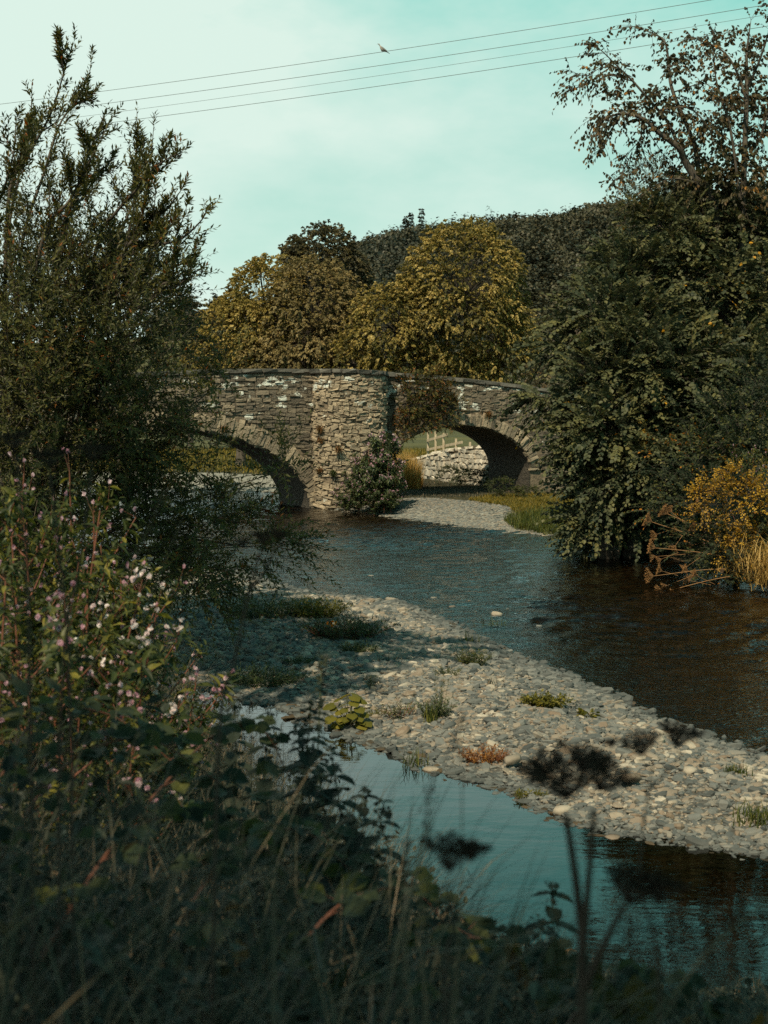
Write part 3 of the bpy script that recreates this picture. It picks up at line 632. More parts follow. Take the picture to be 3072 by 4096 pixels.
# coping along the top, following the pier
cop = MB(); C, T, O_, w_ = [], [], [], []; u = U0
while u < U1:
    l = rng.uniform(.35, .9)
    if not (PU0 - .1 < u + l / 2 < PU1 - .1): C.append(bp(u + l / 2, .16, ztop(u + l / 2) - .085)); T.append(nrm(BU + ZZ * (-.0112 * (u + 2)))); O_.append(-BN); w_.append(l * .97)
    u += l
s = .1
while s < per[-1] - .1:
    l = rng.uniform(.3, .6); a_, b_, c_, d_ = pier_pt(np.interp(s + l / 2, per, tt), -.05); C.append(bp(a_, b_ + .13, ztop(a_) - .085)); O1 = c_ * BU + d_ * BN; O_.append(O1); T.append(np.cross(ZZ, O1)); w_.append(l * 1.0); s += l
C = np.array(C); n = len(C)
slabs(cop, C, np.array(T), np.broadcast_to(ZZ, (n, 3)), np.array(O_), np.array(w_), rng.uniform(.14, .19, n), rng.uniform(.17, .23, n), np.clip(rng.beta(2, 4, n), 0, 1), .05)
ctop = MB()
uu = np.linspace(U0, U1, 120); strip(ctop, bp(uu, .0, ztop(uu)), bp(uu, .52, ztop(uu))); strip(ctop, bp(uu, -.0, ztop(uu) - .12), bp(uu, .0, ztop(uu)))
tq = np.linspace(.03, .97, 30); a_, b_, c_, d_ = pier_pt(tq, 0.0); strip(ctop, bp(a_, b_ + .1, ztop(a_) - .003), bp(a_, np.full(30, .2), ztop(a_) - .003)); strip(ctop, bp(a_, b_ + .1, ztop(a_) - .12), bp(a_, b_ + .1, ztop(a_) - .003))
cop.v += ctop.v; cop.f += [f + cop.c for f in ctop.f]; cop.n += ctop.n; cop.t += ctop.t; cop.c += ctop.c
M['coping'] = noise_mat('coping_stone', [(0, (.05, .05, .045)), (.5, (.12, .115, .10)), (1, (.22, .20, .165))], scale=5, bump=.8, bscale=14, tintmix=.5, bdist=.04, rough=.9, lichen=(1.8, .68, 4.2, 5.6, .06))
cop.build('coping', M['coping'], bridge)

# ------------------------------------------------------------------ trees
def pl(d, *pts):
    """lobe given in picture terms: d distance, then px, py, radius in px (x, y)"""
    px, py, rx, ry = pts; c = pix(px, py, d); s = d / FPX
    return (c, np.array([rx * s, (rx + ry) * .5 * s, ry * s]))
def foliage(lm, wm, lobes, nsub, ncl, ntw, nl, ls, tm, L, planar=True, ang=.9, droop=.25, ldroop=.3, wr=.006, shell=(.55, 1.0), rs=.36, up=.35, back=.45, tj=.35, limbs=None, br=.03, tint=None, jit=.35, outw=1.0, ra=None):
    """leafy clumps over every lobe; limbs: a function giving where the lobe hangs from"""
    for li, (c, r) in enumerate(lobes):
        rm = r.mean(); k = max(3, int(nsub * (rm ** 1.6)))
        d = nrm(rng.normal(0, 1, (k * 4, 3))); d = d[(d[:, 1] < .25) | (rng.random(len(d)) < back)]; d = d[(d[:, 2] > -.35) | (rng.random(len(d)) < .45)][:k]; k = len(d)
        sub = c + d * r * rng.uniform(shell[0], shell[1], (k, 1)) ** .6
        sti = rng.uniform(.1, .75, k) if tint is None else rng.normal(tint, .12, k)
        if limbs is not None and wm is not None:
            p0 = limbs(c, li); 
            pts = np.array([p0, p0 * .45 + c * .55 + np.array([0, 0, .12 * rm]), c]); tube(wm, pts, [br * 2.2, br * 1.6, br], 5, cap=False)
            prisms(wm, np.repeat(c[None], k, 0), sub, br * .7, br * .25)
        for j in range(ncl):
            off = rng.normal(0, 1, (k, 3)); off = off / np.maximum(1, np.linalg.norm(off, axis=1, keepdims=True)) * ((rs * r) if ra is None else ra)
            pos = sub + off
            for q_ in range(ntw):
                D = nrm(outw * d + off / ((rs * rm) if ra is None else ra) * .7 + np.array([0, 0, up]) + rng.normal(0, .45, (k, 3)))
                sprays(lm, wm, pos, D, L * rng.uniform(.6, 1.3, k), nl, ls, tm, ang, planar, droop, ldroop, sti, tj, wr, jit)
def tree(name, label, cat, base, group=None):
    t = thing(name, label, cat, base, group); t['_org'] = [float(a) for a in base]; return t
def nearest_on(stems):
    P = np.concatenate([np.array(s) for s in stems])
    def f(c, li):
        w = np.linalg.norm(P - c, axis=1) + np.maximum(0, P[:, 2] - c[2] + .5) * 1.5; return P[np.argmin(w)]
    return f
def smooth_path(pts, k=6):
    pts = np.asarray(pts, float); t = np.linspace(0, len(pts) - 1, (len(pts) - 1) * k + 1); o = []
    for x in t:
        i = int(min(x, len(pts) - 2)); f = x - i; p0 = pts[max(i - 1, 0)]; p1 = pts[i]; p2 = pts[i + 1]; p3 = pts[min(i + 2, len(pts) - 1)]
        o.append(.5 * ((2 * p1) + (-p0 + p2) * f + (2 * p0 - 5 * p1 + 4 * p2 - p3) * f * f + (-p0 + 3 * p1 - 3 * p2 + p3) * f ** 3))
    return np.array(o)

# --- limes beyond the bridge
def lime(label, mat, base_px, d, lobes, sd, ls=.17, nsub=5.6, **kw):
    seed(sd); b = pix(base_px, 400, d); b[2] = .9
    t = tree('lime_tree', label, 'tree', b, 'lime trees beyond the bridge')
    lm, wm = MB(), MB(); top = np.mean([l[0] for l in lobes], 0)
    stem = smooth_path([b - (0, 0, .3), b + (0.1, 0, 2.0), b * .5 + top * .5, top], 5); tube(wm, stem, np.linspace(.34, .08, len(stem)), 8)
    for lo in lobes:
        ns = nsub * 4 * float(lo[1].mean() ** 2) / float(lo[1].mean() ** 1.6)
        foliage(lm, wm, [lo], ns, 9, 2, 8, ls, OVATE, .30, planar=True, droop=.45, ldroop=.65, limbs=nearest_on([stem]), br=.03, up=.05, shell=(.80, 1.0), tj=.28, ra=.42, **kw)
    wm.build('trunk', M['bark'], t, True); lm.build('crown', M[mat], t)
lime('darkest tall lime tree at the back with a rounded top', 'lime_dark', 325, 86, [pl(86, *a) for a in ((324, 300, 44, 72), (310, 262, 26, 24))], 31, .15)
lime('golden green lime tree sloping down at the left end', 'lime_gold', 240, 83, [pl(83, *a) for a in ((268, 330, 40, 70), (236, 350, 40, 50), (214, 368, 26, 28))], 32, .14, tint=.50)
lime('olive grey lime tree in the middle with drooping leaf sprays', 'lime_grey', 312, 81, [pl(81, *a) for a in ((314, 332, 50, 72), (286, 366, 50, 28), (345, 350, 28, 50))], 33, .14, tint=.55)
lime('tallest yellow gold lime tree standing behind the right arch', 'lime_gold', 506, 77, [pl(77, *a) for a in ((462, 300, 60, 76), (398, 332, 50, 56), (500, 345, 30, 50), (440, 370, 60, 20), (352, 366, 26, 26))], 34, .135)

# --- trees further off, left and right behind the bridge
def bushy(name, label, cat, base, lobes, mat, sd, ls, tm=OVATE, nsub=6, group=None, L=.5, ncl=8, ntw=2, nl=8, trunk='bark', r0=.25, **kw):
    seed(sd); t = tree(name, label, cat, base, group); lm, wm = MB(), MB(); base = np.array(base, float)
    top = np.mean([l[0] for l in lobes], 0); stem = smooth_path([base, base * .6 + top * .4, top], 5); tube(wm, stem, np.linspace(r0, r0 * .2, len(stem)), 7)
    foliage(lm, wm, lobes, nsub, ncl, ntw, nl, ls, tm, L, limbs=nearest_on([stem]), br=r0 * .15, **kw)
    wm.build('trunk', M[trunk], t, True); lm.build('crown', M[mat], t); return t
def gbase(px, d, z=None):
    p = pix(px, 400, d); p[2] = (hz(p[0], p[1]) - .1) if z is None else z; return p
bushy('broadleaf_tree', 'dark dense rounded tree behind the willow at the left', 'tree', gbase(118, 60, .8), [pl(60, *a) for a in ((135, 268, 42, 30), (95, 280, 45, 40), (160, 300, 30, 35), (120, 330, 60, 50), (40, 300, 60, 60), (170, 350, 30, 40))], 'far_leaf', 41, .17, nsub=5)
bushy('broadleaf_tree', 'small grey green tree far off between the willow and the limes', 'tree', gbase(190, 110, 1.2), [pl(110, *a) for a in ((178, 306, 24, 14), (198, 314, 18, 12), (185, 345, 40, 30), (210, 338, 12, 18))], 'far_leaf', 42, .3, nsub=2.2, L=.9, group='trees far beyond the bridge')
bushy('broadleaf_tree', 'dark tree crown low on the skyline left of the golden lime', 'tree', gbase(228, 150, 1.2), [pl(150, *a) for a in ((226, 304, 9, 7), (216, 318, 14, 12), (240, 308, 10, 12), (215, 340, 18, 24))], 'far_leaf', 43, .4, nsub=1.4, L=1.1, group='trees far beyond the bridge')
bushy('broadleaf_tree', 'olive tree behind the right arch beside the gold lime', 'tree', gbase(545, 95, 1.2), [pl(95, *a) for a in ((556, 322, 24, 18), (548, 352, 30, 30), (580, 340, 26, 30), (530, 375, 20, 16))], 'far_leaf', 44, .25, nsub=2.6, L=.7)
bushy('dry_shrub', 'straw coloured dry shrub just over the right end of the parapet', 'shrub', gbase(540, 63, 2.0), [pl(63, *a) for a in ((538, 375, 12, 16), (552, 365, 10, 14))], 'brown_leaf', 45, .10, nsub=14, L=.35, r0=.06)

# --- the wooded hill
seed(51)
DIAM = (np.array([[0, 0, 0], [.5, .42, .08], [1, 0, -.05], [.5, -.42, .08]]), np.array([[0, 1, 2, 3]]))
hm = MB(); k = 5200
yy = 250 + (HD + 12 - 250) * np.sqrt(rng.random(k)); q = np.stack([rng.uniform(-.035, .30, k) * yy, yy], 1)
q = np.concatenate([q, np.stack([rng.uniform(-.16, -.03, 260) * 590, rng.uniform(560, 610, 260)], 1)]); zz = far_h(q[:, 0], q[:, 1])
for (x, y), z0 in zip(q, zz):
    con = rng.random() < (.6 if vnoise(x, y, 60.0, 4) > .42 else .15); h = rng.uniform(5.5, 10.5) * (1.3 if con else 1) * (.8 + .5 * vnoise(x, y, 22.0, 8)); r = h * (.17 if con else .40); m = 110
    d = nrm(rng.normal(0, 1, (m, 3)) + np.array([0, -.45, .25]))
    if con:
        tt_ = 1 - np.sqrt(rng.random(m)); an = rng.uniform(0, 6.28, m); rr = r * (1 - tt_) * rng.uniform(.75, 1.05, m)
        p = np.stack([x + rr * np.cos(an), y + rr * np.sin(an), z0 + h * (.08 + .92 * tt_)], 1); ax = np.stack([np.cos(an), np.sin(an), np.full(m, -.25)], 1); nn = np.stack([np.cos(an), np.sin(an), np.full(m, .9)], 1)
    else:
        p = np.array([x, y, z0 + h * .5]) + d * np.array([r, r, h * .45]) * rng.uniform(.8, 1.02, (m, 1)); ax = rng.normal(0, 1, (m, 3)) + d * .3; nn = d + rng.normal(0, .4, (m, 3))
    base_t = (.10 if x < 18 + .02 * y else .38) + .35 * (vnoise(x, y, 45.0, 6) - .3)
    leaves(hm, p, ax, nn, rng.uniform(.8, 1.5, m), DIAM, np.clip(rng.normal(base_t - (.12 if con else -.08), .12, m), 0, 1))
tag(hm.build('hillside_wood', M['hill_leaf']), 'distant mixed wood covering the hillside', None, None, 'stuff')
for i, (px, py, b, lab) in enumerate(((421.5, 208, 226, 'tallest lone conifer on the hill skyline'), (411, 213, 226, 'middle thin conifer on the hill skyline'), (405.5, 217, 227, 'shortest conifer on the hill skyline'))):
    top = pix(px, py, 590); bot = pix(px, b + 17, 590); h = top[2] - bot[2]; t = tree('conifer', lab, 'tree', bot, 'lone conifers on the hill crest'); lm, wm = MB(), MB()
    prisms(wm, bot[None], top[None], .3, .05); m = 300; a = rng.uniform(0, 6.28, m); tz = .12 + .88 * rng.random(m); lay = tz + .03 * np.sin(tz * 55 + i * 2); rr = h * .22 * (1.08 - lay) * (.65 + .35 * np.sin(lay * 31 + i + a)) 
    st = np.stack([bot[0] + 0 * a, bot[1] + 0 * a, bot[2] + h * lay], 1) + np.stack([np.cos(a) * rr * rng.random(m), np.sin(a) * rr * rng.random(m), 0 * a], 1)
    leaves(lm, st, np.stack([np.cos(a), np.sin(a), 0 * a - .2], 1), np.array([0, 0, 1.0]) + rng.normal(0, .7, (m, 3)), rng.uniform(.7, 1.4, m), DIAM, rng.random(m) * .4)
    wm.build('trunk', M['bark'], t); lm.build('crown', M['far_leaf'], t)

# --- the willow at the left
seed(61)
wb = np.array([-5.6, 21.6, hz(-5.6, 21.6) - .1]); wl = tree('willow_tree', 'large willow with narrow leaves and upright shoots leaning over the river at the left', 'tree', wb)
lm, wm = MB(), MB()
def ppath(pts, d0, d1): return np.array([pix(x, y, d0 + (d1 - d0) * i / (len(pts) - 1)) for i, (x, y) in enumerate(pts)])
WST = [([(8, 205), (26, 160), (51, 113), (67, 62), (74, 42)], 21, 21.5), ([(20, 260), (45, 170), (62, 120), (84, 95), (92, 57)], 21.4, 22.5), ([(61, 245), (78, 190), (90, 150), (107, 108)], 21, 20.5), ([(40, 250), (70, 200), (85, 170), (112, 118)], 20, 19.6),
       ([(96, 250), (115, 214), (141, 185), (161, 163), (182, 152)], 21, 20), ([(100, 290), (128, 215), (148, 170), (154, 124)], 21.5, 22), ([(125, 250), (150, 225), (170, 205), (184, 186)], 20.5, 20), ([(120, 260), (152, 246), (179, 240), (200, 222), (207, 210)], 20.4, 19.5), ([(150, 300), (178, 285), (199, 270)], 20, 19.2),
       ([(10, 250), (18, 180), (30, 120), (32, 85)], 22, 22.4), ([(-10, 240), (4, 190), (14, 150), (16, 120)], 20, 20), ([(128, 235), (136, 170), (137, 110)], 22, 22.2), ([(60, 260), (72, 215), (95, 180), (118, 150)], 22, 23), ([(-5, 300), (-30, 200), (-40, 120)], 21, 20), ([(90, 280), (130, 255), (160, 235), (172, 200)], 22, 22.6)]
for pts, d0, d1 in WST:
    p = ppath(pts, d0, d1); root = wb + np.array([rng.normal(0, .3), rng.normal(0, .3), .1]); low = smooth_path(np.concatenate([[root], [root * .55 + p[0] * .45 + np.array([0, 0, .5])], p]), 6)
    tube(wm, low, np.linspace(.042, .004, len(low)), 6)
    def shoots(tp, dens, L0):
        tg = nrm(np.gradient(tp, axis=0)); n = len(tp); idx = np.repeat(np.arange(n), 2); idx = idx[rng.random(len(idx)) < dens * (1.25 - .75 * idx / n)]
        lat = nrm(rng.normal(0, 1, (len(idx), 3)) + np.array([.1, 0, .3])); D = nrm(tg[idx] + lat * rng.uniform(.4, .9, (len(idx), 1)) + np.array([0, 0, .25]))
        Ln = rng.uniform(.35, 1.0, len(idx)) * L0 * (.35 + .8 * (1 - idx / n))
        sprays(lm, wm, tp[idx], D, Ln, 13, .118, WLEAF, .85, False, -.08, .02, None, .5, .003, .4, .06)
        sprays(lm, wm, tp[-1:] - tg[-1:] * .75, tg[-1:], .85, 16, .11, WLEAF, .8, False, 0, 0, None, .5, .003, .4, .02)
    tp = smooth_path(p, 8); shoots(tp, .34, .72); tg = nrm(np.gradient(tp, axis=0))
    for f in rng.uniform(.05, .75, 5):
        i_ = int(f * (len(tp) - 1)); d_ = nrm(tg[i_] + nrm(rng.normal(0, 1, 3) * np.array([1, 1, .5])) * .8 + np.array([0, 0, .3])); l_ = rng.uniform(.4, .8) * (1.2 - f)
        sp = smooth_path([tp[i_], tp[i_] + d_ * l_ * .5, tp[i_] + d_ * l_ + np.array([0, 0, .2 * l_])], 6); tube(wm, sp, np.linspace(.014, .003, len(sp)), 4, cap=False); shoots(sp, .36, .5)
WLOB = [pl(d, *a) for d, a in ((21, (60, 285, 60, 26)), (21, (125, 290, 34, 26)), (20.5, (30, 320, 70, 60)), (20.5, (105, 330, 55, 50)), (20, (40, 400, 80, 60)), (20, (115, 400, 60, 50)),
        (20, (60, 460, 80, 50)), (20.5, (125, 440, 40, 30)), (19.8, (140, 530, 50, 36)), (19.8, (205, 525, 36, 24)), (20, (240, 545, 32, 18)), (21, (150, 580, 46, 28)), (19.5, (190, 562, 34, 26)), (21, (60, 540, 70, 45)))]
WTHIN = [pl(d, *a) for d, a in ((21.5, (20, 235, 45, 36)), (21, (75, 225, 40, 32)), (21, (130, 240, 30, 24)), (20, (148, 325, 22, 28)), (20.5, (158, 388, 28, 28)), (20.6, (205, 405, 26, 36)), (21, (225, 380, 16, 18)), (20.5, (180, 455, 40, 40)), (21, (262, 482, 26, 24)), (21, (285, 470, 16, 20)), (20, (272, 545, 26, 12)), (20.5, (205, 488, 34, 22)))]
def willow_limb(c, li): return wb * .45 + c * .55 + np.array([-.3, .3, .5])
for lo in WLOB + WTHIN:
    p0 = wb + np.array([rng.normal(0, .25), rng.normal(0, .25), .2]); pts = smooth_path([p0, p0 * .5 + lo[0] * .5 + np.array([-.2, .2, .7]), lo[0]], 6); tube(wm, pts, np.linspace(.045, .012, len(pts)) * (.3 if any(lo is w_ for w_ in WTHIN) else 1), 5)
foliage(lm, wm, WLOB[:7], 34, 7, 2, 20, .108, WLEAF, .75, planar=False, ang=.95, droop=.05, ldroop=.08, wr=.005, rs=.5, up=.6, back=.6, tj=.4, limbs=willow_limb, br=.007)
foliage(lm, wm, WLOB[7:], 30, 7, 2, 20, .104, WLEAF, .7, planar=False, ang=.95, droop=.25, ldroop=.15, wr=.005, rs=.5, up=.25, back=.6, tj=.4, limbs=willow_limb, br=.007)
foliage(lm, wm, WTHIN, 13, 5, 2, 16, .108, WLEAF, .7, planar=False, ang=.9, droop=.12, ldroop=.1, wr=.003, rs=.5, up=.25, back=.8, tj=.4, limbs=willow_limb, br=.006)
wm.build('trunk', M['bark'], wl, True); lm.build('crown', M['willow'], wl)

# --- elm and companions at the right
seed(71)
eb = gp(612, 547, .3); eb[2] = .1; el = tree('elm_tree', 'big dark elm with layered leaf sprays hanging over the river at the right', 'tree', eb)
lm, wm = MB(), MB()
st = [smooth_path([eb, pix(625, 480, 39), pix(640, 380, 39.5), pix(655, 290, 40), pix(660, 215, 40)], 5), smooth_path([eb + (.5, .3, 0), pix(650, 470, 39), pix(690, 360, 40), pix(735, 260, 40)], 5), smooth_path([eb + (-.2, -.2, 0), pix(600, 470, 38), pix(585, 390, 37.5), pix(575, 330, 38)], 5)]
for s_ in st: tube(wm, s_, np.linspace(.20, .05, len(s_)), 7)
EL = [pl(36.5, 548, 396, 16, 6)] + [pl(d, *a) for d, a in ((39, (668, 235, 32, 28)), (40, (710, 225, 40, 36)), (40, (755, 235, 35, 50)), (38.5, (638, 280, 32, 30)), (39, (680, 285, 50, 45)), (39, (740, 310, 50, 55)), (38, (600, 322, 34, 26)), (38, (580, 350, 30, 24)), (37.5, (620, 335, 50, 40)),
      (37, (586, 392, 34, 22)), (36.5, (608, 385, 46, 35)), (36.5, (655, 375, 60, 42)), (37, (725, 385, 55, 45)), (36, (598, 428, 32, 22)), (35.5, (620, 435, 46, 30)), (36, (600, 462, 28, 22)), (35.5, (616, 478, 34, 24)), (35.5, (645, 470, 42, 22)), (36, (608, 515, 28, 22)), (36.5, (640, 530, 40, 18)), (38, (665, 440, 60, 40)), (38.5, (640, 500, 45, 35)), (36.5, (700, 440, 45, 32)), (38, (606, 500, 25, 25)), (37.5, (614, 540, 28, 14)), (37.5, (650, 545, 34, 12)), (37, (625, 500, 30, 25)), (39, (615, 305, 26, 24)), (40, (745, 270, 40, 40)))]
foliage(lm, wm, EL, 17, 7, 2, 13, .142, ROUND, .9, planar=True, ang=1.0, droop=.30, ldroop=.35, wr=.006, rs=.42, up=.12, back=.4, tj=.3, limbs=nearest_on(st), br=.03, jit=.16)
wm.build('trunk', M['bark'], el, True); lm.build('crown', M['elm'], el)
seed(72)
cb = gbase(725, 40); ch = tree('wych_tree', 'thin topped tree with brown drooping leaves and bare arching twigs against the sky', 'tree', cb)
lm, wm = MB(), MB()
CST = [([(725, 400), (718, 250), (711, 196), (699, 183), (686, 161), (679, 149), (659, 134), (642, 119), (622, 112), (600, 122), (592, 135)], .16), ([(679, 149), (668, 124), (649, 102), (632, 81), (617, 67), (603, 52), (593, 46)], .05), ([(725, 380), (712, 250), (700, 180), (693, 142), (674, 92), (668, 67), (665, 43), (652, 34), (632, 26)], .09),
       ([(740, 380), (742, 220), (746, 99), (747, 56), (752, 20)], .12), ([(746, 99), (735, 70), (722, 52), (700, 40), (692, 36)], .04), ([(747, 90), (760, 60), (768, 25), (772, 5)], .04), ([(740, 200), (728, 130), (716, 80), (712, 36)], .05), ([(622, 112), (612, 130), (606, 145), (596, 152)], .02), ([(642, 119), (640, 140), (646, 160), (636, 168)], .016),
       ([(640, 119), (660, 150), (668, 160)], .015), ([(632, 81), (610, 78), (594, 82), (576, 90), (566, 92)], .018), ([(617, 67), (600, 68), (588, 75), (570, 72)], .013), ([(632, 152), (622, 172), (612, 182)], .012), ([(700, 183), (672, 178), (650, 190), (632, 202)], .02), ([(640, 140), (628, 155), (622, 176)], .01), ([(668, 67), (690, 58), (704, 50)], .016), ([(674, 92), (700, 85), (716, 90)], .02), ([(760, 140), (770, 100), (780, 60)], .04), ([(693, 142), (720, 120), (735, 100)], .03), ([(660, 110), (690, 112), (710, 130)], .03)]
for i, (pts, r) in enumerate(CST):
    d0 = 39 + rng.uniform(-.6, .6); p = ppath(pts, d0, d0 + rng.uniform(-1.2, 1.0)); p[1:] += rng.normal(0, .03, p[1:].shape); tp = smooth_path(p, 6); tube(wm, tp, np.linspace(r, .006, len(tp)), 6)
    s0 = 0 if r < .045 else int(len(tp) * (.5 if i else .45)); idx = np.repeat(np.arange(s0, len(tp)), 3 if r >= .03 else 2); idx = idx[rng.random(len(idx)) < .8]
    tg = nrm(np.gradient(tp, axis=0)); D = nrm(tg[idx] * .7 + rng.normal(0, .6, (len(idx), 3)) + np.array([0, 0, .15]))
    sprays(lm, wm, tp[idx], D, rng.uniform(.3, .75, len(idx)), 5, .13, OVATE, .9, True, .35, .95, None, .5, .006, .6, .3)
CL = [pl(d, *a) for d, a in ((39, (640, 118, 26, 18)), (39, (690, 105, 28, 22)), (40, (725, 130, 35, 32)), (40, (755, 160, 34, 46)), (40, (735, 215, 40, 40)), (40, (700, 215, 40, 30)), (39.5, (712, 165, 28, 26)), (40.5, (765, 110, 18, 30)), (39.5, (735, 195, 40, 28)), (39, (612, 108, 18, 14)), (39, (668, 75, 16, 16)), (40, (725, 60, 22, 18)), (40, (690, 195, 30, 22)))]
foliage(lm, wm, CL, 13, 5, 2, 6, .15, OVATE, .6, planar=True, droop=.4, ldroop=.9, wr=.006, rs=.6, up=.1, back=.6, tj=.4, jit=.5, limbs=None)
wm.build('trunk', M['bark'], ch, True); lm.build('crown', M['brown_leaf'], ch)
bushy('willow_tree', 'narrow leaved grey willow top poking out behind the elm at the right', 'tree', gbase(640, 46), [pl(46, *a) for a in ((652, 180, 14, 18), (640, 210, 22, 18), (660, 205, 20, 24), (620, 222, 16, 16))], 'willow', 73, .11, LANCE, nsub=16, L=.7, nl=16, planar=False, droop=.25, up=.5, r0=.12)

# --- shade tree behind the camera, seen only by its shadow on the near bank
bushy('ash_tree', 'broad leafy tree behind the viewer shading the near bank', 'tree', (-4.5, -6.5, 1.6), [(np.array(c, float), np.array(r, float)) for c, r in (((-3.2, -5.0, 8.0), (2.6, 2.6, 2.0)), ((-.5, -4.2, 8.4), (2.6, 2.4, 1.8)), ((2.0, -4.5, 8.0), (2.2, 2.4, 1.8)), ((-5.6, -4.0, 7.4), (2.4, 2.4, 2.0)), ((-2.0, -2.2, 8.6), (2.4, 2.2, 1.5)), ((.6, -1.8, 8.8), (2.2, 2.2, 1.4)), ((-4.6, -1.4, 8.2), (2.2, 2.2, 1.5)), ((3.6, -2.6, 7.6), (1.8, 2, 1.5)))], 'elm', 74, .26, ROUND, nsub=6.2, back=1.0, L=.9, ncl=6, nl=7)

# ------------------------------------------------------------------ things round the bridge
seed(81)
# garden wall seen through the right arch
gw = thing('garden_wall', 'pale rubble garden wall curving away behind the right arch', 'wall', (2.9, 65.0, .3)); gw['_org'] = [2.9, 65.0, .3]
path = smooth_path([(1.1, 74, 0), (1.8, 71.6, 0), (2.8, 68.6, 0), (3.95, 65.6, 0), (5.2, 63.2, 0)], 10)[:, :2]
dl = np.concatenate([[0], np.cumsum(np.hypot(*np.diff(path, axis=0).T))])
def wtop(s): return np.interp(s, [0, 2.5, 5.5, 9, 12], [1.2, 1.46, 1.85, 2.12, 2.3])
def wxy(s): return np.stack([np.interp(s, dl, path[:, 0]), np.interp(s, dl, path[:, 1])], -1)
ss = np.linspace(0, dl[-1], 60); p = wxy(ss); tg = nrm(np.gradient(p, axis=0)); nr = np.stack([tg[:, 1], -tg[:, 0]], 1) * np.sign((tg[:, 1] * -1))[:, None]
nr = np.stack([-np.abs(tg[:, 1]), np.where(tg[:, 0] > 0, -1, -1) * np.abs(tg[:, 0])], 1)     # the face turned to the river
core = MB(); b0 = np.column_stack([p - nr * .12, np.full(60, -.1)]); t0_ = np.column_stack([p - nr * .12, wtop(ss) - .05]); t1_ = np.column_stack([p - nr * .5, wtop(ss) - .05]); b1 = np.column_stack([p - nr * .5, np.full(60, -.1)])
strip(core, b0, t0_); strip(core, t0_, t1_); strip(core, t1_, b1)
M['gw_mortar'] = plain_mat('wall_mortar', (.30, .24, .17), .95); M['gw_stone'] = noise_mat('pale_rubble', [(0, (.22, .21, .18)), (.4, (.42, .39, .33)), (.75, (.58, .53, .44)), (1, (.66, .60, .50))], scale=5, bump=.6, bscale=12, tintmix=.6, rough=.9, bdist=.03)
core.build('wall_core', M['gw_mortar'], gw)
s, z, w, h = courses(0, dl[-1], .1, 2.4, .16, .34, .14, .46); z = z + .1 * (vnoise(s, z, .5) - .5); ok = z + h * .5 < wtop(s) + .03; s, z, w, h = s[ok], z[ok], w[ok], h[ok]; n = len(s)
p = wxy(s); O = np.column_stack([np.interp(s, ss, nr[:, 0]), np.interp(s, ss, nr[:, 1]), np.zeros(n)]); O = nrm(O); T = np.cross(ZZ, O); rot = rng.normal(0, .12, n)[:, None]
fc_ = MB(); slabs(fc_, np.column_stack([p, z]) - O * .125, T * np.cos(rot) + ZZ * np.sin(rot), -T * np.sin(rot) + ZZ * np.cos(rot), O, w * .93, h * .90, rng.uniform(.10, .20, n), rng.random(n), .10)
sc_ = np.arange(.15, dl[-1], .42); n = len(sc_); O = nrm(np.column_stack([np.interp(sc_, ss, nr[:, 0]), np.interp(sc_, ss, nr[:, 1]), np.zeros(n)]))
slabs(fc_, np.column_stack([wxy(sc_), wtop(sc_) + .0]) - O * .5, np.cross(ZZ, O), np.broadcast_to(ZZ, (n, 3)), O, np.full(n, .41), rng.uniform(.12, .18, n), np.full(n, .52), .7 + .3 * rng.random(n), .05)
fc_.build('stonework', M['gw_stone'], gw)
# timber fence above the wall
M['timber'] = noise_mat('weathered_timber', [(.3, (.32, .26, .18)), (.7, (.55, .46, .33))], scale=6, stretch=(1, 1, .3), bump=.3, bscale=20)
fo = pix(428, 455, 69); fe = thing('timber_fence', 'weathered post and rail fence above the garden wall', 'fence', (fo[0], fo[1], 1.0)); fe['_org'] = [float(fo[0]), float(fo[1]), 1.0]
def box(mb, a, b, wd, ht, tint=.5):
    a = np.array(a, float); b = np.array(b, float); d = nrm(b - a); up = np.array([0, 0, 1.0]) if abs(d[2]) < .9 else np.array([0, 1.0, 0]); s_ = nrm(np.cross(d, up)); u_ = np.cross(s_, d)
    V = [q + s_ * wd * i + u_ * ht * j for q in (a, b) for i, j in ((-.5, -.5), (.5, -.5), (.5, .5), (-.5, .5))]
    mb.add(V, [[0, 1, 2, 3], [4, 7, 6, 5], [0, 4, 5, 1], [1, 5, 6, 2], [2, 6, 7, 3], [3, 7, 4, 0]], tint)
FP = [(428, 74.2, 431), (435.5, 72.4, 431.5), (443.5, 71, 433), (456, 69.4, 438.5), (470, 67.8, 442)]
for px, d, py in FP:
    m_ = MB(); t_ = pix(px, py, d); box(m_, (t_[0], t_[1], .6), t_, .10, .08); m_.build('post', M['timber'], fe)
for zs_ in ((440.6, 427, 74.2, 434.6, 447, 70.3), (449.8, 427, 74.2, 442.2, 462, 68.6)):
    m_ = MB(); a_ = pix(zs_[1], zs_[0], zs_[2]) - (0, .1, 0); b_ = pix(zs_[4], zs_[3], zs_[5]) - (0, .1, 0); box(m_, a_, b_, .05, .13); m_.build('rail', M['timber'], fe)

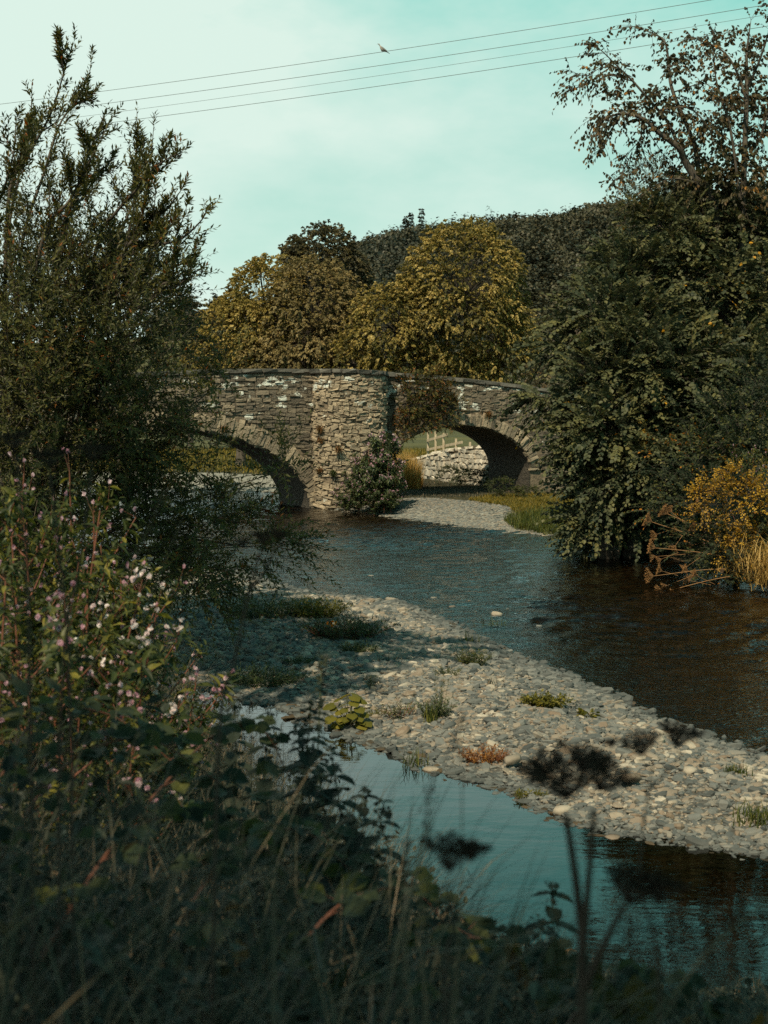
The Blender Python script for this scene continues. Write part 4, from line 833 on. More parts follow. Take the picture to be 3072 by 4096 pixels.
# wires and the dove
M['wire'] = plain_mat('wire', (.10, .12, .12), .6)
for i, (ya, yb, lab) in enumerate(((100.5, -12.5, 'topmost overhead wire, the one with the dove on it'), (113, 1.5, 'second overhead wire from the top'), (123, 11.5, 'thin third overhead wire from the top'), (132.5, 23, 'lowest of the four overhead wires'))):
    a_ = pix(-120, ya + (ya - yb) * 120 / 768, 46); b_ = pix(900, yb - (ya - yb) * 132 / 768, 31.5); tt_ = np.linspace(0, 1, 40)[:, None]
    m_ = MB(); pts = a_ + (b_ - a_) * tt_; pts[:, 2] -= .20 * (1 - (2 * tt_[:, 0] - 1) ** 2)
    if i == 0: W1 = pts
    tube(m_, pts, .0065 if i != 2 else .0045, 5, cap=False); o = m_.build('overhead_wire', M['wire'], smooth=True); tag(o, lab, 'wire', 'overhead wires')
def lathe(mb, cen, rad, up, side, tint, k=12):
    """body of rings: centres, (half width, half height) per ring"""
    cen = np.asarray(cen, float); an = np.arange(k) * 2 * np.pi / k; n = len(cen)
    V = np.array([[c + side * rw * math.cos(a) + up * rh * math.sin(a) for a in an] for c, (rw, rh) in zip(cen, rad)])
    i = np.arange(n - 1)[:, None] * k; j = np.arange(k)[None]; j2 = (j + 1) % k
    mb.add(V, np.stack([i + j, i + j2, i + k + j2, i + k + j], -1).reshape(-1, 4), np.repeat(tint, k))
kx = np.argmin(np.abs((pix(380, 52, 38)[0] - W1[:, 0]))); 
wi = np.array([np.interp(pix(381.5, 52, 38.2)[0], W1[:, 0], W1[:, k]) for k in range(3)])
dv = thing('dove', 'grey collared dove perched on the topmost wire', 'bird', wi); dv['_org'] = [float(a) for a in wi]
M['dove'] = leaf_mat('dove_feathers', [(0, (.10, .11, .11)), (.5, (.24, .235, .22)), (1, (.42, .36, .31))], 0, .8)
m_ = MB(); ux = np.array([1, 0, 0.0]); uy = np.array([0, 1.0, 0])
cs = [(-.098, .205), (-.088, .203), (-.07, .197), (-.052, .183), (-.045, .165), (-.035, .135), (-.01, .095), (.03, .065), (.075, .045), (.115, .022), (.15, -.002), (.19, -.026), (.215, -.04)]
rs_ = [(.002, .002), (.006, .006), (.020, .021), (.024, .024), (.025, .025), (.037, .040), (.052, .058), (.055, .058), (.047, .042), (.033, .022), (.026, .010), (.025, .007), (.012, .004)]
lathe(m_, [wi + ux * a + ZZ * b for a, b in cs], rs_, ZZ, uy, [.2, .3, .6, .5, .55, 1, .95, .6, .4, .25, .2, .15, .2]); m_.build('body', M['dove'], dv, True)
for sg in (-1, 1):
    m_ = MB(); lathe(m_, [wi + ux * a + ZZ * b + uy * sg * .047 for a, b in ((-.02, .12), (.02, .095), (.07, .06), (.12, .03), (.16, .008))], [(.004, .01), (.012, .032), (.012, .030), (.009, .016), (.003, .004)], ZZ, uy, [.5, .4, .25, .15, .1], 8); m_.build('wing', M['dove'], dv, True)
    m_ = MB(); tube(m_, [wi + (0, .018 * sg, .05), wi + (0, .018 * sg, .0)], .004, 5); m_.build('leg', M['red_stem'], dv)
m_ = MB(); lathe(m_, [wi + ux * a + ZZ * b for a, b in ((-.094, .206), (-.105, .203), (-.118, .196))], [(.006, .006), (.005, .005), (.001, .001)], ZZ, uy, [0, 0, 0], 6); m_.build('beak', M['wire'], dv)

# two walkers far off beyond the left arch
def person(px, py, d, shirt, trous, lab, turn):
    b = pix(px, py, d); t = thing('person', lab, 'person', b)
    def skin(name, verts, edges, rad, mat, root=0):
        me = bpy.data.meshes.new(name); me.from_pydata([Vector(v) for v in verts], edges, []); o = bpy.data.objects.new(name, me); COL.objects.link(o); o.parent = t
        sk = o.modifiers.new('skin', 'SKIN'); 
        for i, r in enumerate(rad): me.skin_vertices[0].data[i].radius = (r, r)
        me.skin_vertices[0].data[root].use_root = True; o.modifiers.new('sub', 'SUBSURF').levels = 1; o.modifiers['sub'].render_levels = 1; me.materials.append(mat); return o
    V_ = [(0, 0, .95), (0, 0, 1.2), (0, 0, 1.42), (0, 0, 1.5), (0, -.01, 1.58), (0, -.01, 1.70), (.17, 0, 1.40), (.24, -.02, 1.14), (.25, -.14, .93), (-.17, 0, 1.40), (-.24, .02, 1.14), (-.24, -.06, .90), (.10, 0, .90), (.11, -.08, .5), (.11, .0, .08), (.11, -.12, .04), (-.10, 0, .90), (-.11, .10, .5), (-.11, .18, .08), (-.11, .07, .04)]
    E_ = [(0, 1), (1, 2), (2, 3), (3, 4), (4, 5), (2, 6), (6, 7), (7, 8), (2, 9), (9, 10), (10, 11), (0, 12), (12, 13), (13, 14), (14, 15), (0, 16), (16, 17), (17, 18), (18, 19)]
    R_ = [.13, .125, .12, .055, .09, .085, .06, .045, .035, .06, .045, .035, .085, .06, .042, .035, .085, .06, .042, .035]
    if not hasattr(person, 'sk'): person.sk = plain_mat('skin', (.45, .24, .17)); person.hr = plain_mat('hair', (.06, .035, .02))
    skin('body', V_, E_, R_, person.sk)
    skin('shirt', [V_[i] for i in (0, 1, 2, 6, 7, 9, 10)], [(0, 1), (1, 2), (2, 3), (3, 4), (2, 5), (5, 6)], [.15, .145, .14, .08, .065, .08, .065], plain_mat('shirt', shirt))
    skin('trousers', [V_[i] for i in (0, 12, 13, 14, 16, 17, 18)], [(0, 1), (1, 2), (2, 3), (0, 4), (4, 5), (5, 6)], [.15, .10, .075, .055, .10, .075, .055], plain_mat('trousers', trous))
    skin('hair', [(0, .03, 1.62), (0, .02, 1.74)], [(0, 1)], [.09, .08], person.hr)
    t.rotation_euler = (0, 0, turn)
person(171, 459, 150, (.75, .78, .76), (.03, .05, .07), 'small far off person in a white top seen under the left arch', .6)
person(156, 462, 148, (.50, .12, .12), (.08, .10, .13), 'small far off person in a red top seen under the left arch', -.4)

# shrub and ferns rooted in the masonry
def wallp(u, z, n=-.1): return bp(u, n, z)
seed(82)
ws = thing('wall_shrub', 'round green and rusty shrub growing out of the bridge wall', 'shrub', wallp(3.4, 3.8)); ws['_org'] = [float(a) for a in wallp(3.4, 3.8)]
lm, wm = MB(), MB(); lob = [(bp(u, -.30, z), np.array([r * 1.05, .40, r])) for u, z, r in ((2.75, 4.65, .55), (3.5, 4.75, .55), (4.1, 4.3, .55), (2.6, 3.95, .55), (3.3, 4.0, .65), (4.0, 3.6, .5), (2.5, 3.3, .4), (3.2, 3.35, .5), (4.4, 3.9, .35), (2.4, 2.9, .25))]
rootp = bp(3.2, .05, 3.5)
foliage(lm, wm, lob, 52, 5, 2, 9, .065, OVATE, .25, planar=True, droop=.15, ldroop=.1, wr=.004, rs=.5, up=.2, back=.5, limbs=lambda c, li: rootp, br=.012, tj=.5)
M['cotoneaster'] = leaf_mat('shrub_leaf', [(0, (.03, .035, .012)), (.55, (.085, .085, .02)), (.8, (.15, .12, .03)), (.9, (.25, .09, .03)), (1, (.32, .10, .03))], .25)
wm.build('stems', M['bark'], ws, True); lm.build('foliage', M['cotoneaster'], ws)
M['fern'] = leaf_mat('wall_fern', [(0, (.05, .06, .02)), (.5, (.16, .09, .03)), (1, (.30, .13, .05))], .2)
for u, z, r, lab in ((-1.0, 3.0, .3, 'upper small rusty fern at the left of the pier'), (-.95, 2.6, .22, 'small rusty fern just under the upper one on the pier'), (-.35, 2.25, .35, 'dry tan grass tuft half way up the pier'), (-.5, 1.35, .28, 'green grass tuft low on the pier'), (.9, 2.3, .4, 'olive plant at the right of the pier above the flowers'), (-1.0, 1.45, .2, 'tiny red fern near the left foot of the pier'), (6.2, 3.55, .32, 'reddish fern above the right arch ring'), (-4.9, 3.0, .3, 'small red tinted fern on the wall over the left arch')):
    if PU0 < u < PU1: a_, b_, c_, d_ = pier_pt(np.interp(u, np.linspace(PU0, PU1, 50), np.linspace(.02, .98, 50)), .06); p = bp(a_, b_, z)
    else: p = bp(u, -.02, z)
    t = thing('wall_fern', lab, 'fern', p, 'plants in the bridge masonry'); t['_org'] = [float(a) for a in p]; lm = MB(); n = 60; a = rng.uniform(3.6, 6.0, n)
    blades(lm, np.repeat(p[None], n, 0) + rng.normal(0, .05, (n, 3)), np.stack([np.cos(a), np.sin(a), 0 * a], 1), r * rng.uniform(.5, 1.2, n), .035, rng.uniform(1.2, 2.6, n), 3, rng.random(n) * (.4 if 'green' in lab or 'olive' in lab else 1)); lm.build('fronds', M['fern'] if 'green' not in lab else M['grass_lush'], t)

# ------------------------------------------------------------------ balsam plants
def flowers(lm, P, s, k=4):
    P = np.repeat(P, k, 0); n = len(P); a = nrm(rng.normal(0, 1, (n, 3))); leaves(lm, P - a * s * .3, a, rng.normal(0, 1, (n, 3)), s * rng.uniform(.7, 1.2, n), ROUND, rng.random(n))
def balsam(name, label, H, leafm, flm, sd, nbr=9, leafs=.13, fl=1.0, lean=0.0, spread=.34, dens=1.0, stemm='red_stem', fs=.028):
    """upright fleshy plant about H tall: stem, foliage, flowers"""
    seed(sd); t = thing(name, label, 'flowering plant'); wm, lm, fm = MB(), MB(), MB()
    top = np.array([lean * H, rng.normal(0, .05), H * .94]); st_ = smooth_path([(0, 0, -.1), (lean * H * .15, 0, H * .4), top], 6); tube(wm, st_, np.linspace(.013, .004, len(st_)), 6)
    tips = [top]; 
    for i in range(nbr):
        f = rng.uniform(.30, .85); a = i * 2.4 + rng.uniform(0, 1); p0 = np.array([np.interp(f, np.linspace(0, 1, len(st_)), st_[:, k]) for k in range(3)])
        l = H * spread * (1.15 - f) * rng.uniform(.8, 1.3) + .12; d = np.array([math.cos(a) * .75, math.sin(a) * .75, .75]); e = p0 + d * l; br = smooth_path([p0, p0 + d * l * .5 - (0, 0, .03), e], 3); tube(wm, br, np.linspace(.006, .003, len(br)), 5)
        tips.append(e); n = int(7 * dens) ; k_ = rng.uniform(.2, 1, n)[:, None]; sprays(lm, None, p0 + (e - p0) * k_, rng.normal(0, .25, (n, 3)) + d * .6 + (0, 0, .2), .10, 3, leafs * .85, LONG, 1.1, False, .1, .35, None, .4, .003, .4, .05)
    n = int(26 * dens); k_ = rng.uniform(.15, 1, n); P = np.array([[np.interp(x, np.linspace(0, 1, len(st_)), st_[:, k]) for k in range(3)] for x in k_]); a = rng.uniform(0, 6.28, n)
    ax = np.stack([np.cos(a), np.sin(a), rng.uniform(-.35, .35, n)], 1); leaves(lm, P, ax, np.array([0, 0, 1.0]) + rng.normal(0, .3, (n, 3)), leafs * rng.uniform(.8, 1.5, n) * (1.2 - .5 * k_), LONG, rng.random(n))
    if fl > 0:
        for e in tips:
            if rng.random() > .85: continue
            m = max(1, int(rng.integers(3, 10) * fl)); c = e + np.stack([rng.normal(0, .035, m), rng.normal(0, .035, m), rng.uniform(-.02, .13, m)], 1); prisms(wm, np.repeat(e[None], m, 0), c, .0016, .001); flowers(fm, c, fs)
    wm.build('stem', M[stemm], t, True); lm.build('foliage', M[leafm], t)
    if fl > 0: fm.build('blossom', M[flm], t)
    return t
park = []
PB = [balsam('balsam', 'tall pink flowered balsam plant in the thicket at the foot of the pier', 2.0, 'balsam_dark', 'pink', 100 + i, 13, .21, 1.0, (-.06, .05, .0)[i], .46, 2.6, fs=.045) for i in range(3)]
seed(83)
BQ = [(386, 52.2, 432), (374, 52.4, 445), (390, 52.6, 447), (363, 52.2, 452), (380, 51.6, 456), (388, 51.8, 462), (352, 52.0, 470), (366, 51.4, 472), (384, 51.0, 478), (391, 51.6, 482), (346, 51.8, 486), (358, 51.2, 488), (374, 50.8, 490), (391, 50.9, 492), (344, 51.4, 496), (394, 52.4, 470), (370, 51.8, 440), (384, 52.6, 440), (379, 52.0, 436), (360, 51.9, 462), (350, 51.6, 480), (392, 52.3, 484), (386, 51.4, 452), (372, 51.2, 466)]
for i, (px, d, py) in enumerate(BQ):
    t_ = pix(px, py, d); b = (t_[0], d, hz(t_[0], d)); s_ = (t_[2] - b[2]) / 2.0; pr = PB[i % 3]
    if i < 3: pr.location = b; pr.scale = (s_ * .5 + .5,) * 2 + (s_,); pr['group'] = 'balsam at the foot of the pier'
    else: dup(pr, b, rng.uniform(0, 6.28), (s_ * .5 + .5, s_ * .5 + .5, s_), None, 'balsam at the foot of the pier')
# the near left bank
PN = [balsam('balsam', 'leafy pink flowered balsam plant crowding the left bank', 1.7, 'balsam', 'pink', 110 + i, 11, .088, .4, (.05, -.04, .0, .1)[i], .36, 3.0, fs=.023) for i in range(4)]
seed(84)
NQ = [(8, 9.2, 452), (34, 9.0, 470), (72, 9.4, 448), (64, 8.6, 488), (96, 9.2, 492), (22, 8.2, 515), (112, 9.2, 524), (46, 8.0, 540), (84, 8.4, 552), (120, 8.8, 560), (136, 9.2, 585), (100, 8.0, 612), (60, 7.2, 600), (22, 7.0, 595), (128, 8.2, 650), (88, 7.4, 665), (40, 6.6, 660), (-12, 8.6, 470), (-8, 7.0, 560), (150, 9.0, 660), (110, 7.4, 700), (66, 6.6, 705), (10, 6.2, 690), (172, 9.6, 690), (140, 8.0, 725)]
for i, (px, d, py) in enumerate(NQ):
    t_ = pix(px, py, d); b = (t_[0], d, hz(t_[0], d) - .05); s_ = (t_[2] - b[2]) / 1.7; pr = PN[i % 4]
    if i < 4: pr.location = b; pr.scale = (.6 + .4 * s_,) * 2 + (s_,); pr['group'] = 'balsam on the left bank'
    else: dup(pr, b, rng.uniform(0, 6.28), (.6 + .4 * s_, .6 + .4 * s_, s_), None, 'balsam on the left bank')
for px, d, py, lab, sd, ln in ((140, 7.6, 566, 'white flowered balsam leaning out of the left bank thicket, red stems showing', 121, .16), (160, 7.8, 578, 'second white flowered balsam, right of the leaning one', 122, .12), (150, 7.4, 620, 'pale pink balsam below the white flowered pair', 123, .1), (196, 8.6, 664, 'small lilac flowered balsam nearest the water edge of the left bank', 124, .1), (70, 6.4, 565, 'yellow green leaved balsam with large lit leaves high on the left bank', 125, 0.0)):
    t_ = pix(px, py, d); b0_ = np.array([t_[0], d, 0]); H_ = t_[2] - hz(t_[0], d); o = balsam('balsam', lab, H_, 'balsam', 'white_petal' if 'white' in lab else 'pink', sd, 7, .15, 1.1, ln, .25, 1.2, fs=.03)
    o.location = (t_[0] - ln * H_, d, hz(t_[0], d) - .03)
for px, d, py, lab in ((754, 31, 442, 'balsam with white flowers high on the right bank'), (762, 30.5, 462, 'balsam with pale flowers low down at the right picture edge'), (708, 31, 520, 'single pink balsam among the right bank brambles')):
    t_ = pix(px, py, d); b = (t_[0], d, hz(t_[0], d)); dup(PN[1], b, 1.0, (1.2, 1.2, (t_[2] - b[2]) / 1.7), lab, 'balsam on the right bank')

# ------------------------------------------------------------------ right bank
bushy('bramble_bush', 'leafy green bramble bank at the right edge, overhung by the elm', 'bush', (9.2, 33, hz(9.2, 33)), [pl(d, *a) for d, a in ((33, (735, 425, 45, 35)), (32.5, (700, 465, 42, 30)), (32, (750, 470, 40, 40)), (31.5, (715, 505, 45, 30)), (32.5, (680, 505, 28, 26)), (31, (690, 545, 26, 26)), (30.5, (730, 548, 40, 34)), (30.5, (765, 520, 25, 45)), (29.8, (765, 575, 24, 30)), (33.5, (765, 400, 30, 40)), (30.2, (712, 578, 26, 16)))], 'bramble', 131, .085, OVATE, nsub=17, L=.45, nl=10, r0=.03, planar=True, ldroop=.3)
bushy('dodder_patch', 'golden yellow climbing leaves draped over the right bank brambles', 'climber', (8.9, 30.2, hz(8.9, 30.2)), [pl(30, *a) for a in ((735, 500, 28, 22), (755, 515, 20, 30), (718, 520, 18, 14), (748, 480, 18, 14), (765, 560, 14, 30), (740, 545, 16, 16), (700, 500, 12, 10))], 'gold_leaf', 132, .06, OVATE, nsub=26, L=.35, nl=8, r0=.015, shell=(.9, 1.1))
seed(133)
def umbel_head(wm, lm, c, ax, r, nr=16, seeds=14, ls=.006, dome=.14):
    ax = nrm(ax); s1 = nrm(np.cross(ax, [.3, .9, .2])); s2 = np.cross(ax, s1)
    rr = r * np.sqrt((np.arange(nr) + .5) / nr); a = np.arange(nr) * 2.4; e = c + s1 * (rr * np.cos(a))[:, None] + s2 * (rr * np.sin(a))[:, None] + ax * (r * .75 + dome * rr * rr / r)[:, None]
    prisms(wm, np.repeat(c[None], nr, 0), e, r * .018 + .0006, r * .010 + .0004)
    q = np.repeat(e, seeds, 0); d = nrm(rng.normal(0, 1, (len(q), 3)) * np.array([1, 1, .6]) + ax * .7); f = q + d * (r * .13 * rng.uniform(.6, 1.1, len(q)))[:, None]; prisms(wm, q, f, .0007, .0005)
    leaves(lm, f - d * ls * .5, d, rng.normal(0, 1, (len(q), 3)), ls * rng.uniform(1.0, 2.0, len(q)), OVATE, rng.random(len(q)))
M['seed'] = leaf_mat('dry_seed', [(0, (.022, .017, .012)), (1, (.065, .048, .034))], .1, .9); M['seed_tan'] = leaf_mat('tan_seed', [(0, (.18, .09, .035)), (1, (.36, .20, .08))], .1, .9)
def dry_plant(name, label, base, paths, heads, mat='dry_stem', sm='seed', group=None):
    t = thing(name, label, 'dead plant', base, group); t['_org'] = [float(a) for a in base]; wm, lm = MB(), MB()
    for p, r in paths:
        sp = smooth_path(p, 5); tube(wm, sp, np.linspace(r, r * .55, len(sp)), 6)
    for c, ax, r in heads: umbel_head(wm, lm, np.array(c), ax, r, 26, 20, r * .085)
    wm.build('stem', M[mat], t, True); lm.build('seed_heads', M[sm], t); return t
for i, (tip, d) in enumerate((((652, 522), 30.6), ((668, 514), 30.9), ((656, 548), 30.2), ((654, 576), 29.6), ((664, 592), 29.4), ((700, 508), 30.6))):
    b = np.array([8.1 + .12 * i, 30.0, .25]); e = pix(*tip, d); hs = []; ps = [([b, (b + e) / 2 + (0, 0, .12), e], .013)]
    hs.append((e, nrm(e - b), .16))
    for k in range(3): f = b + (e - b) * rng.uniform(.55, .85); g = f + nrm(e - b) * .35 + rng.normal(0, .18, 3); ps.append(([f, (f + g) / 2, g], .006)); hs.append((g, nrm(g - f), .11))
    dry_plant('dry_stalk', ('highest reddish', 'second highest straight', 'bushy middle', 'low forked', 'lowest drooping', 'innermost yellowish')[i] + ' dead hogweed stalk leaning over the river from the right bank', b, ps, hs, 'tan_stem', 'seed_tan', 'dead stalks on the right bank')
def grass_clump(name, label, P, L, w, bend, mat, cat='grass clump', group=None, seg=3, tint=None):
    c = P.mean(0); t = thing(name, label, cat, (c[0], c[1], P[:, 2].min()), group); t['_org'] = [float(c[0]), float(c[1]), float(P[:, 2].min())]
    m_ = MB(); a = rng.uniform(0, 6.28, len(P)); blades(m_, P, np.stack([np.cos(a), np.sin(a), 0 * a], 1), L, w, bend, seg, tint); m_.build('blades', M[mat], t); return t
n = 900; P = np.column_stack([rng.normal(8.05, .35, n), rng.normal(28.6, .5, n), np.zeros(n)]); P[:, 2] = np.maximum(height(P[:, 0], P[:, 1]), .1) + rng.uniform(0, .7, n)
grass_clump('grass_tussock', 'golden grass tussock hanging over the water in the right hand corner bank', P, rng.uniform(.3, .8, n), .014, rng.uniform(.8, 2.4, n), 'grass_gold')

# ------------------------------------------------------------------ grass by the bridge
seed(85)
def scatter(poly, n, zoff=-.02): 
    q = in_poly(poly, n); return np.column_stack([q, height(q[:, 0], q[:, 1]) + zoff])
def stuff_blades(name, label, P, L, w, bend, mat, seg=3, tint=None):
    m_ = MB(); a = rng.uniform(0, 6.28, len(P)); blades(m_, P, np.stack([np.cos(a), np.sin(a), 0 * a], 1), L, w, bend, seg, tint); tag(m_.build(name, M[mat]), label, None, None, 'stuff')
BANKG = [(3.2, 54.6), (3.6, 52.4), (4.4, 50.6), (4.3, 47.2), (4.9, 44.4), (5.4, 42.3), (7.5, 42), (8.5, 48), (8.0, 57.6), (6, 58.0), (4.2, 57.2)]
P = scatter(BANKG, 34000); n = len(P); L = rng.uniform(.05, .15, n) * (1 + .8 * vnoise(P[:, 0], P[:, 1], .8)); stuff_blades('bank_grass', 'short yellow green grass on the bank before the right arch', P, L, .02, rng.uniform(.3, 1.6, n), 'grass_lit', 2)
UA = [(1.2, 55.2), (8.0, 57.5), (7, 63), (5.2, 63), (2.8, 68.3), (1, 74), (-3, 72), (-2.2, 59)]
P = scatter(UA, 26000); n = len(P); stuff_blades('arch_grass', 'rough grass under and beyond the right arch', P, rng.uniform(.05, .16, n), .022, rng.uniform(.3, 1.6, n), 'grass', 2)
LG = [(3.9, 46.3), (4.1, 44.0), (5.0, 42.2), (6.4, 41.2), (7.4, 42.5), (6.2, 47)]
P = scatter(LG, 9000); n = len(P); stuff_blades('lush_grass', 'taller green grass at the end of the shingle beach', P, rng.uniform(.2, .55, n), .022, rng.uniform(.3, 1.5, n), 'grass_lush', 3)
TG = [(.2, 61.5), (1.5, 61.5), (1.75, 64.0), (1.2, 68.5), (-.4, 67)]
P = scatter(TG, 6500); n = len(P); stuff_blades('tall_grass', 'tall golden seeding grass beside the garden wall', P, rng.uniform(.9, 1.9, n) * np.clip(1.45 - .45 * P[:, 0], .35, 1) * (.7 + .5 * vnoise(P[:, 0], P[:, 1], .7)), .016, rng.uniform(.1, .7, n), 'grass_gold', 3)
FG = [(-1.5, 71), (-5.5, 74.2), (-9, 77), (-16, 78), (-32, 78.5), (-32, 112), (44, 112), (44, 75), (10, 62), (2, 72)]
P = scatter(FG, 80000); k = np.abs(P[:, 0]) < .3 * P[:, 1]; P = P[k]; n = len(P); stuff_blades('meadow_grass', 'ochre meadow grass beyond the left arch', P, rng.uniform(.2, .5, n), .05, rng.uniform(.3, 1.4, n), 'grass_lit', 2)
bushy('hedge_bush', 'dark bush at the field edge seen through the left arch', 'bush', (-11, 112, .8), [(np.array((x, 112 + rng.normal(0, 1), 2.0)), np.array((3.0, 2, 1.8))) for x in (-24, -19, -14, -10, -7)], 'far_leaf', 86, .22, nsub=3, L=.7, r0=.06)
seed(87)
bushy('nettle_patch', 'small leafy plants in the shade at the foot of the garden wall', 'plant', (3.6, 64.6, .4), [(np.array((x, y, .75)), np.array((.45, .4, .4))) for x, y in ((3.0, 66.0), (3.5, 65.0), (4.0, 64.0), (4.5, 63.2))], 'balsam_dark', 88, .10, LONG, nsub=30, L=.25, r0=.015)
bushy('bankside_plant', 'leafy weed in sun at the right foot of the right arch', 'plant', gp(500, 492, .5), [pl(56, *a) for a in ((500, 487, 10, 6), (510, 492, 10, 6), (530, 498, 14, 9))], 'balsam', 89, .10, LONG, nsub=40, L=.25, r0=.015)
seed(90); rock(548, 514, .42, .8, 'big pale block of stone half hidden under the elm beside the bridge', .7, .25)

# ------------------------------------------------------------------ plants on the gravel bar
def bar_plant(px, py, wpx, hpx, label, leafm, tm, ls, n, sd, cat='plant', name='gravel_plant', nl=9, flower=None, planar=False, wood='green_stem', up=1.0, ld=.15):
    seed(sd); c = gp(px, py, .2); c[2] = hz(c[0], c[1]); s_ = c[1] / FPX; w, h = wpx * s_ / 2, hpx * s_
    t = thing(name, label, cat, c); t['_org'] = [float(a) for a in c]; lm, wm = MB(), MB()
    a = rng.uniform(0, 6.28, n); r = np.sqrt(rng.random(n)); P = c + np.stack([np.cos(a) * r * w * .7, np.sin(a) * r * w * .45, 0 * a], 1); D = np.stack([np.cos(a) * r * w, np.sin(a) * r * w * .6, h * (1.15 - .5 * r) * up], 1)
    sprays(lm, wm, P, D, np.linalg.norm(D, axis=1) * rng.uniform(.55, 1.1, n), nl, ls, tm, 1.0, planar, .05, ld, None, .5, .003, .5, .1)
    wm.build('stems', M[wood], t); lm.build('foliage', M[leafm], t)
    if flower:
        fm = MB(); q = c + np.stack([rng.uniform(-1, -.3, 7) * w, rng.normal(0, .2, 7) * w, rng.uniform(.4, .8, 7) * h], 1); flowers(fm, q, .05, 5); fm.build('blossom', M[flower], t)
M['yellow_herb'] = leaf_mat('yellow_herb_leaf', [(0, (.06, .065, .012)), (.5, (.13, .125, .02)), (1, (.24, .20, .03))], .35)
M['red_herb'] = leaf_mat('red_herb_leaf', [(0, (.14, .06, .02)), (.5, (.28, .12, .03)), (1, (.40, .20, .05))], .3)
bar_plant(316, 619, 48, 24, 'bright yellow green bushy herb near the far edge of the gravel bar', 'yellow_herb', LANCE, .09, 170, 201, wood='green_stem')
bar_plant(347, 639, 66, 26, 'dark sprawling herb with orange flowers at its left side on the gravel bar', 'balsam_dark', LANCE, .09, 210, 202, flower='marigold', wood='red_stem')
bar_plant(358, 653, 30, 14, 'low dark clump just below the sprawling flowering herb', 'balsam_dark', LANCE, .07, 80, 203)
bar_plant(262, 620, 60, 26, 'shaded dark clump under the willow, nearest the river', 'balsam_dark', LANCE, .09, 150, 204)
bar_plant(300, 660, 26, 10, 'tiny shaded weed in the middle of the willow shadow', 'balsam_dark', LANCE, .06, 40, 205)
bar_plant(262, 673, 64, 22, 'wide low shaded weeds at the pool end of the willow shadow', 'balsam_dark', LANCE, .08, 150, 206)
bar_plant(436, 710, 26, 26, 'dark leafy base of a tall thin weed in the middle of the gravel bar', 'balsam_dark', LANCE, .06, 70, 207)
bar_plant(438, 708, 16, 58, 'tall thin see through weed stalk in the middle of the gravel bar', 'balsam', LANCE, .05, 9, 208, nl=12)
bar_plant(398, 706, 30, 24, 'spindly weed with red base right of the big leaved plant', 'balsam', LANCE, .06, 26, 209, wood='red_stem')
bar_plant(380, 704, 20, 14, 'small weed close to the right side of the big leaved plant', 'yellow_herb', LANCE, .05, 16, 210)
bar_plant(472, 658, 28, 20, 'bushy green tuft at the river edge of the gravel bar', 'balsam', LANCE, .06, 80, 211)
bar_plant(546, 700, 36, 16, 'flat yellow green cushion near the right river edge of the bar', 'yellow_herb', OVATE, .05, 110, 212)
bar_plant(586, 707, 18, 10, 'two leaved seedling right of the yellow cushion', 'yellow_herb', OVATE, .08, 10, 213, nl=4)
bar_plant(484, 747, 36, 20, 'orange red low plant beside the pool edge of the bar', 'red_herb', LANCE, .05, 90, 214, wood='red_stem')
bar_plant(447, 675, 20, 12, 'feathery low weed in the upper middle of the bar', 'balsam', LANCE, .05, 30, 215)
bar_plant(530, 778, 24, 8, 'small flat leaf rosette by the pool behind the dark umbels', 'yellow_herb', LANCE, .06, 26, 216)
bar_plant(372, 682, 16, 22, 'thin seedling standing above the big leaved plant', 'balsam', LANCE, .05, 10, 217)
seed(220)
c = gp(349, 711, .2); c[2] = hz(c[0], c[1]); t = thing('butterbur', 'plant with big round lit leaves on the pool side of the gravel bar', 'plant', c); t['_org'] = [float(a) for a in c]; lm, wm = MB(), MB()
n = 44; a = rng.uniform(0, 6.28, n); r = rng.uniform(.04, .24, n); P = c + np.stack([np.cos(a) * r, np.sin(a) * r * .7, rng.uniform(.05, .42, n) * (1.2 - r * 3)], 1); prisms(wm, np.repeat(c[None], n, 0), P, .006, .004)
BIG = (np.array([[0, 0, 0], [-.12, .25, .02], [.15, .46, -.02], [.55, .46, -.06], [.85, .22, -.10], [1, 0, -.16], [.85, -.22, -.10], [.55, -.46, -.06], [.15, -.46, -.02], [-.12, -.25, .02], [.4, 0, .06]]), np.array([[10, i, i + 1] for i in range(9)] + [[10, 9, 0]]))
leaves(lm, P, np.stack([np.cos(a), np.sin(a) - .3, 0 * a - .25], 1), np.stack([np.cos(a) * .5, np.sin(a) * .5 - .5, 0 * a + .9], 1), rng.uniform(.08, .16, n), BIG, .3 + .5 * rng.random(n)); wm.build('stems', M['green_stem'], t); lm.build('foliage', M['yellow_herb'], t)
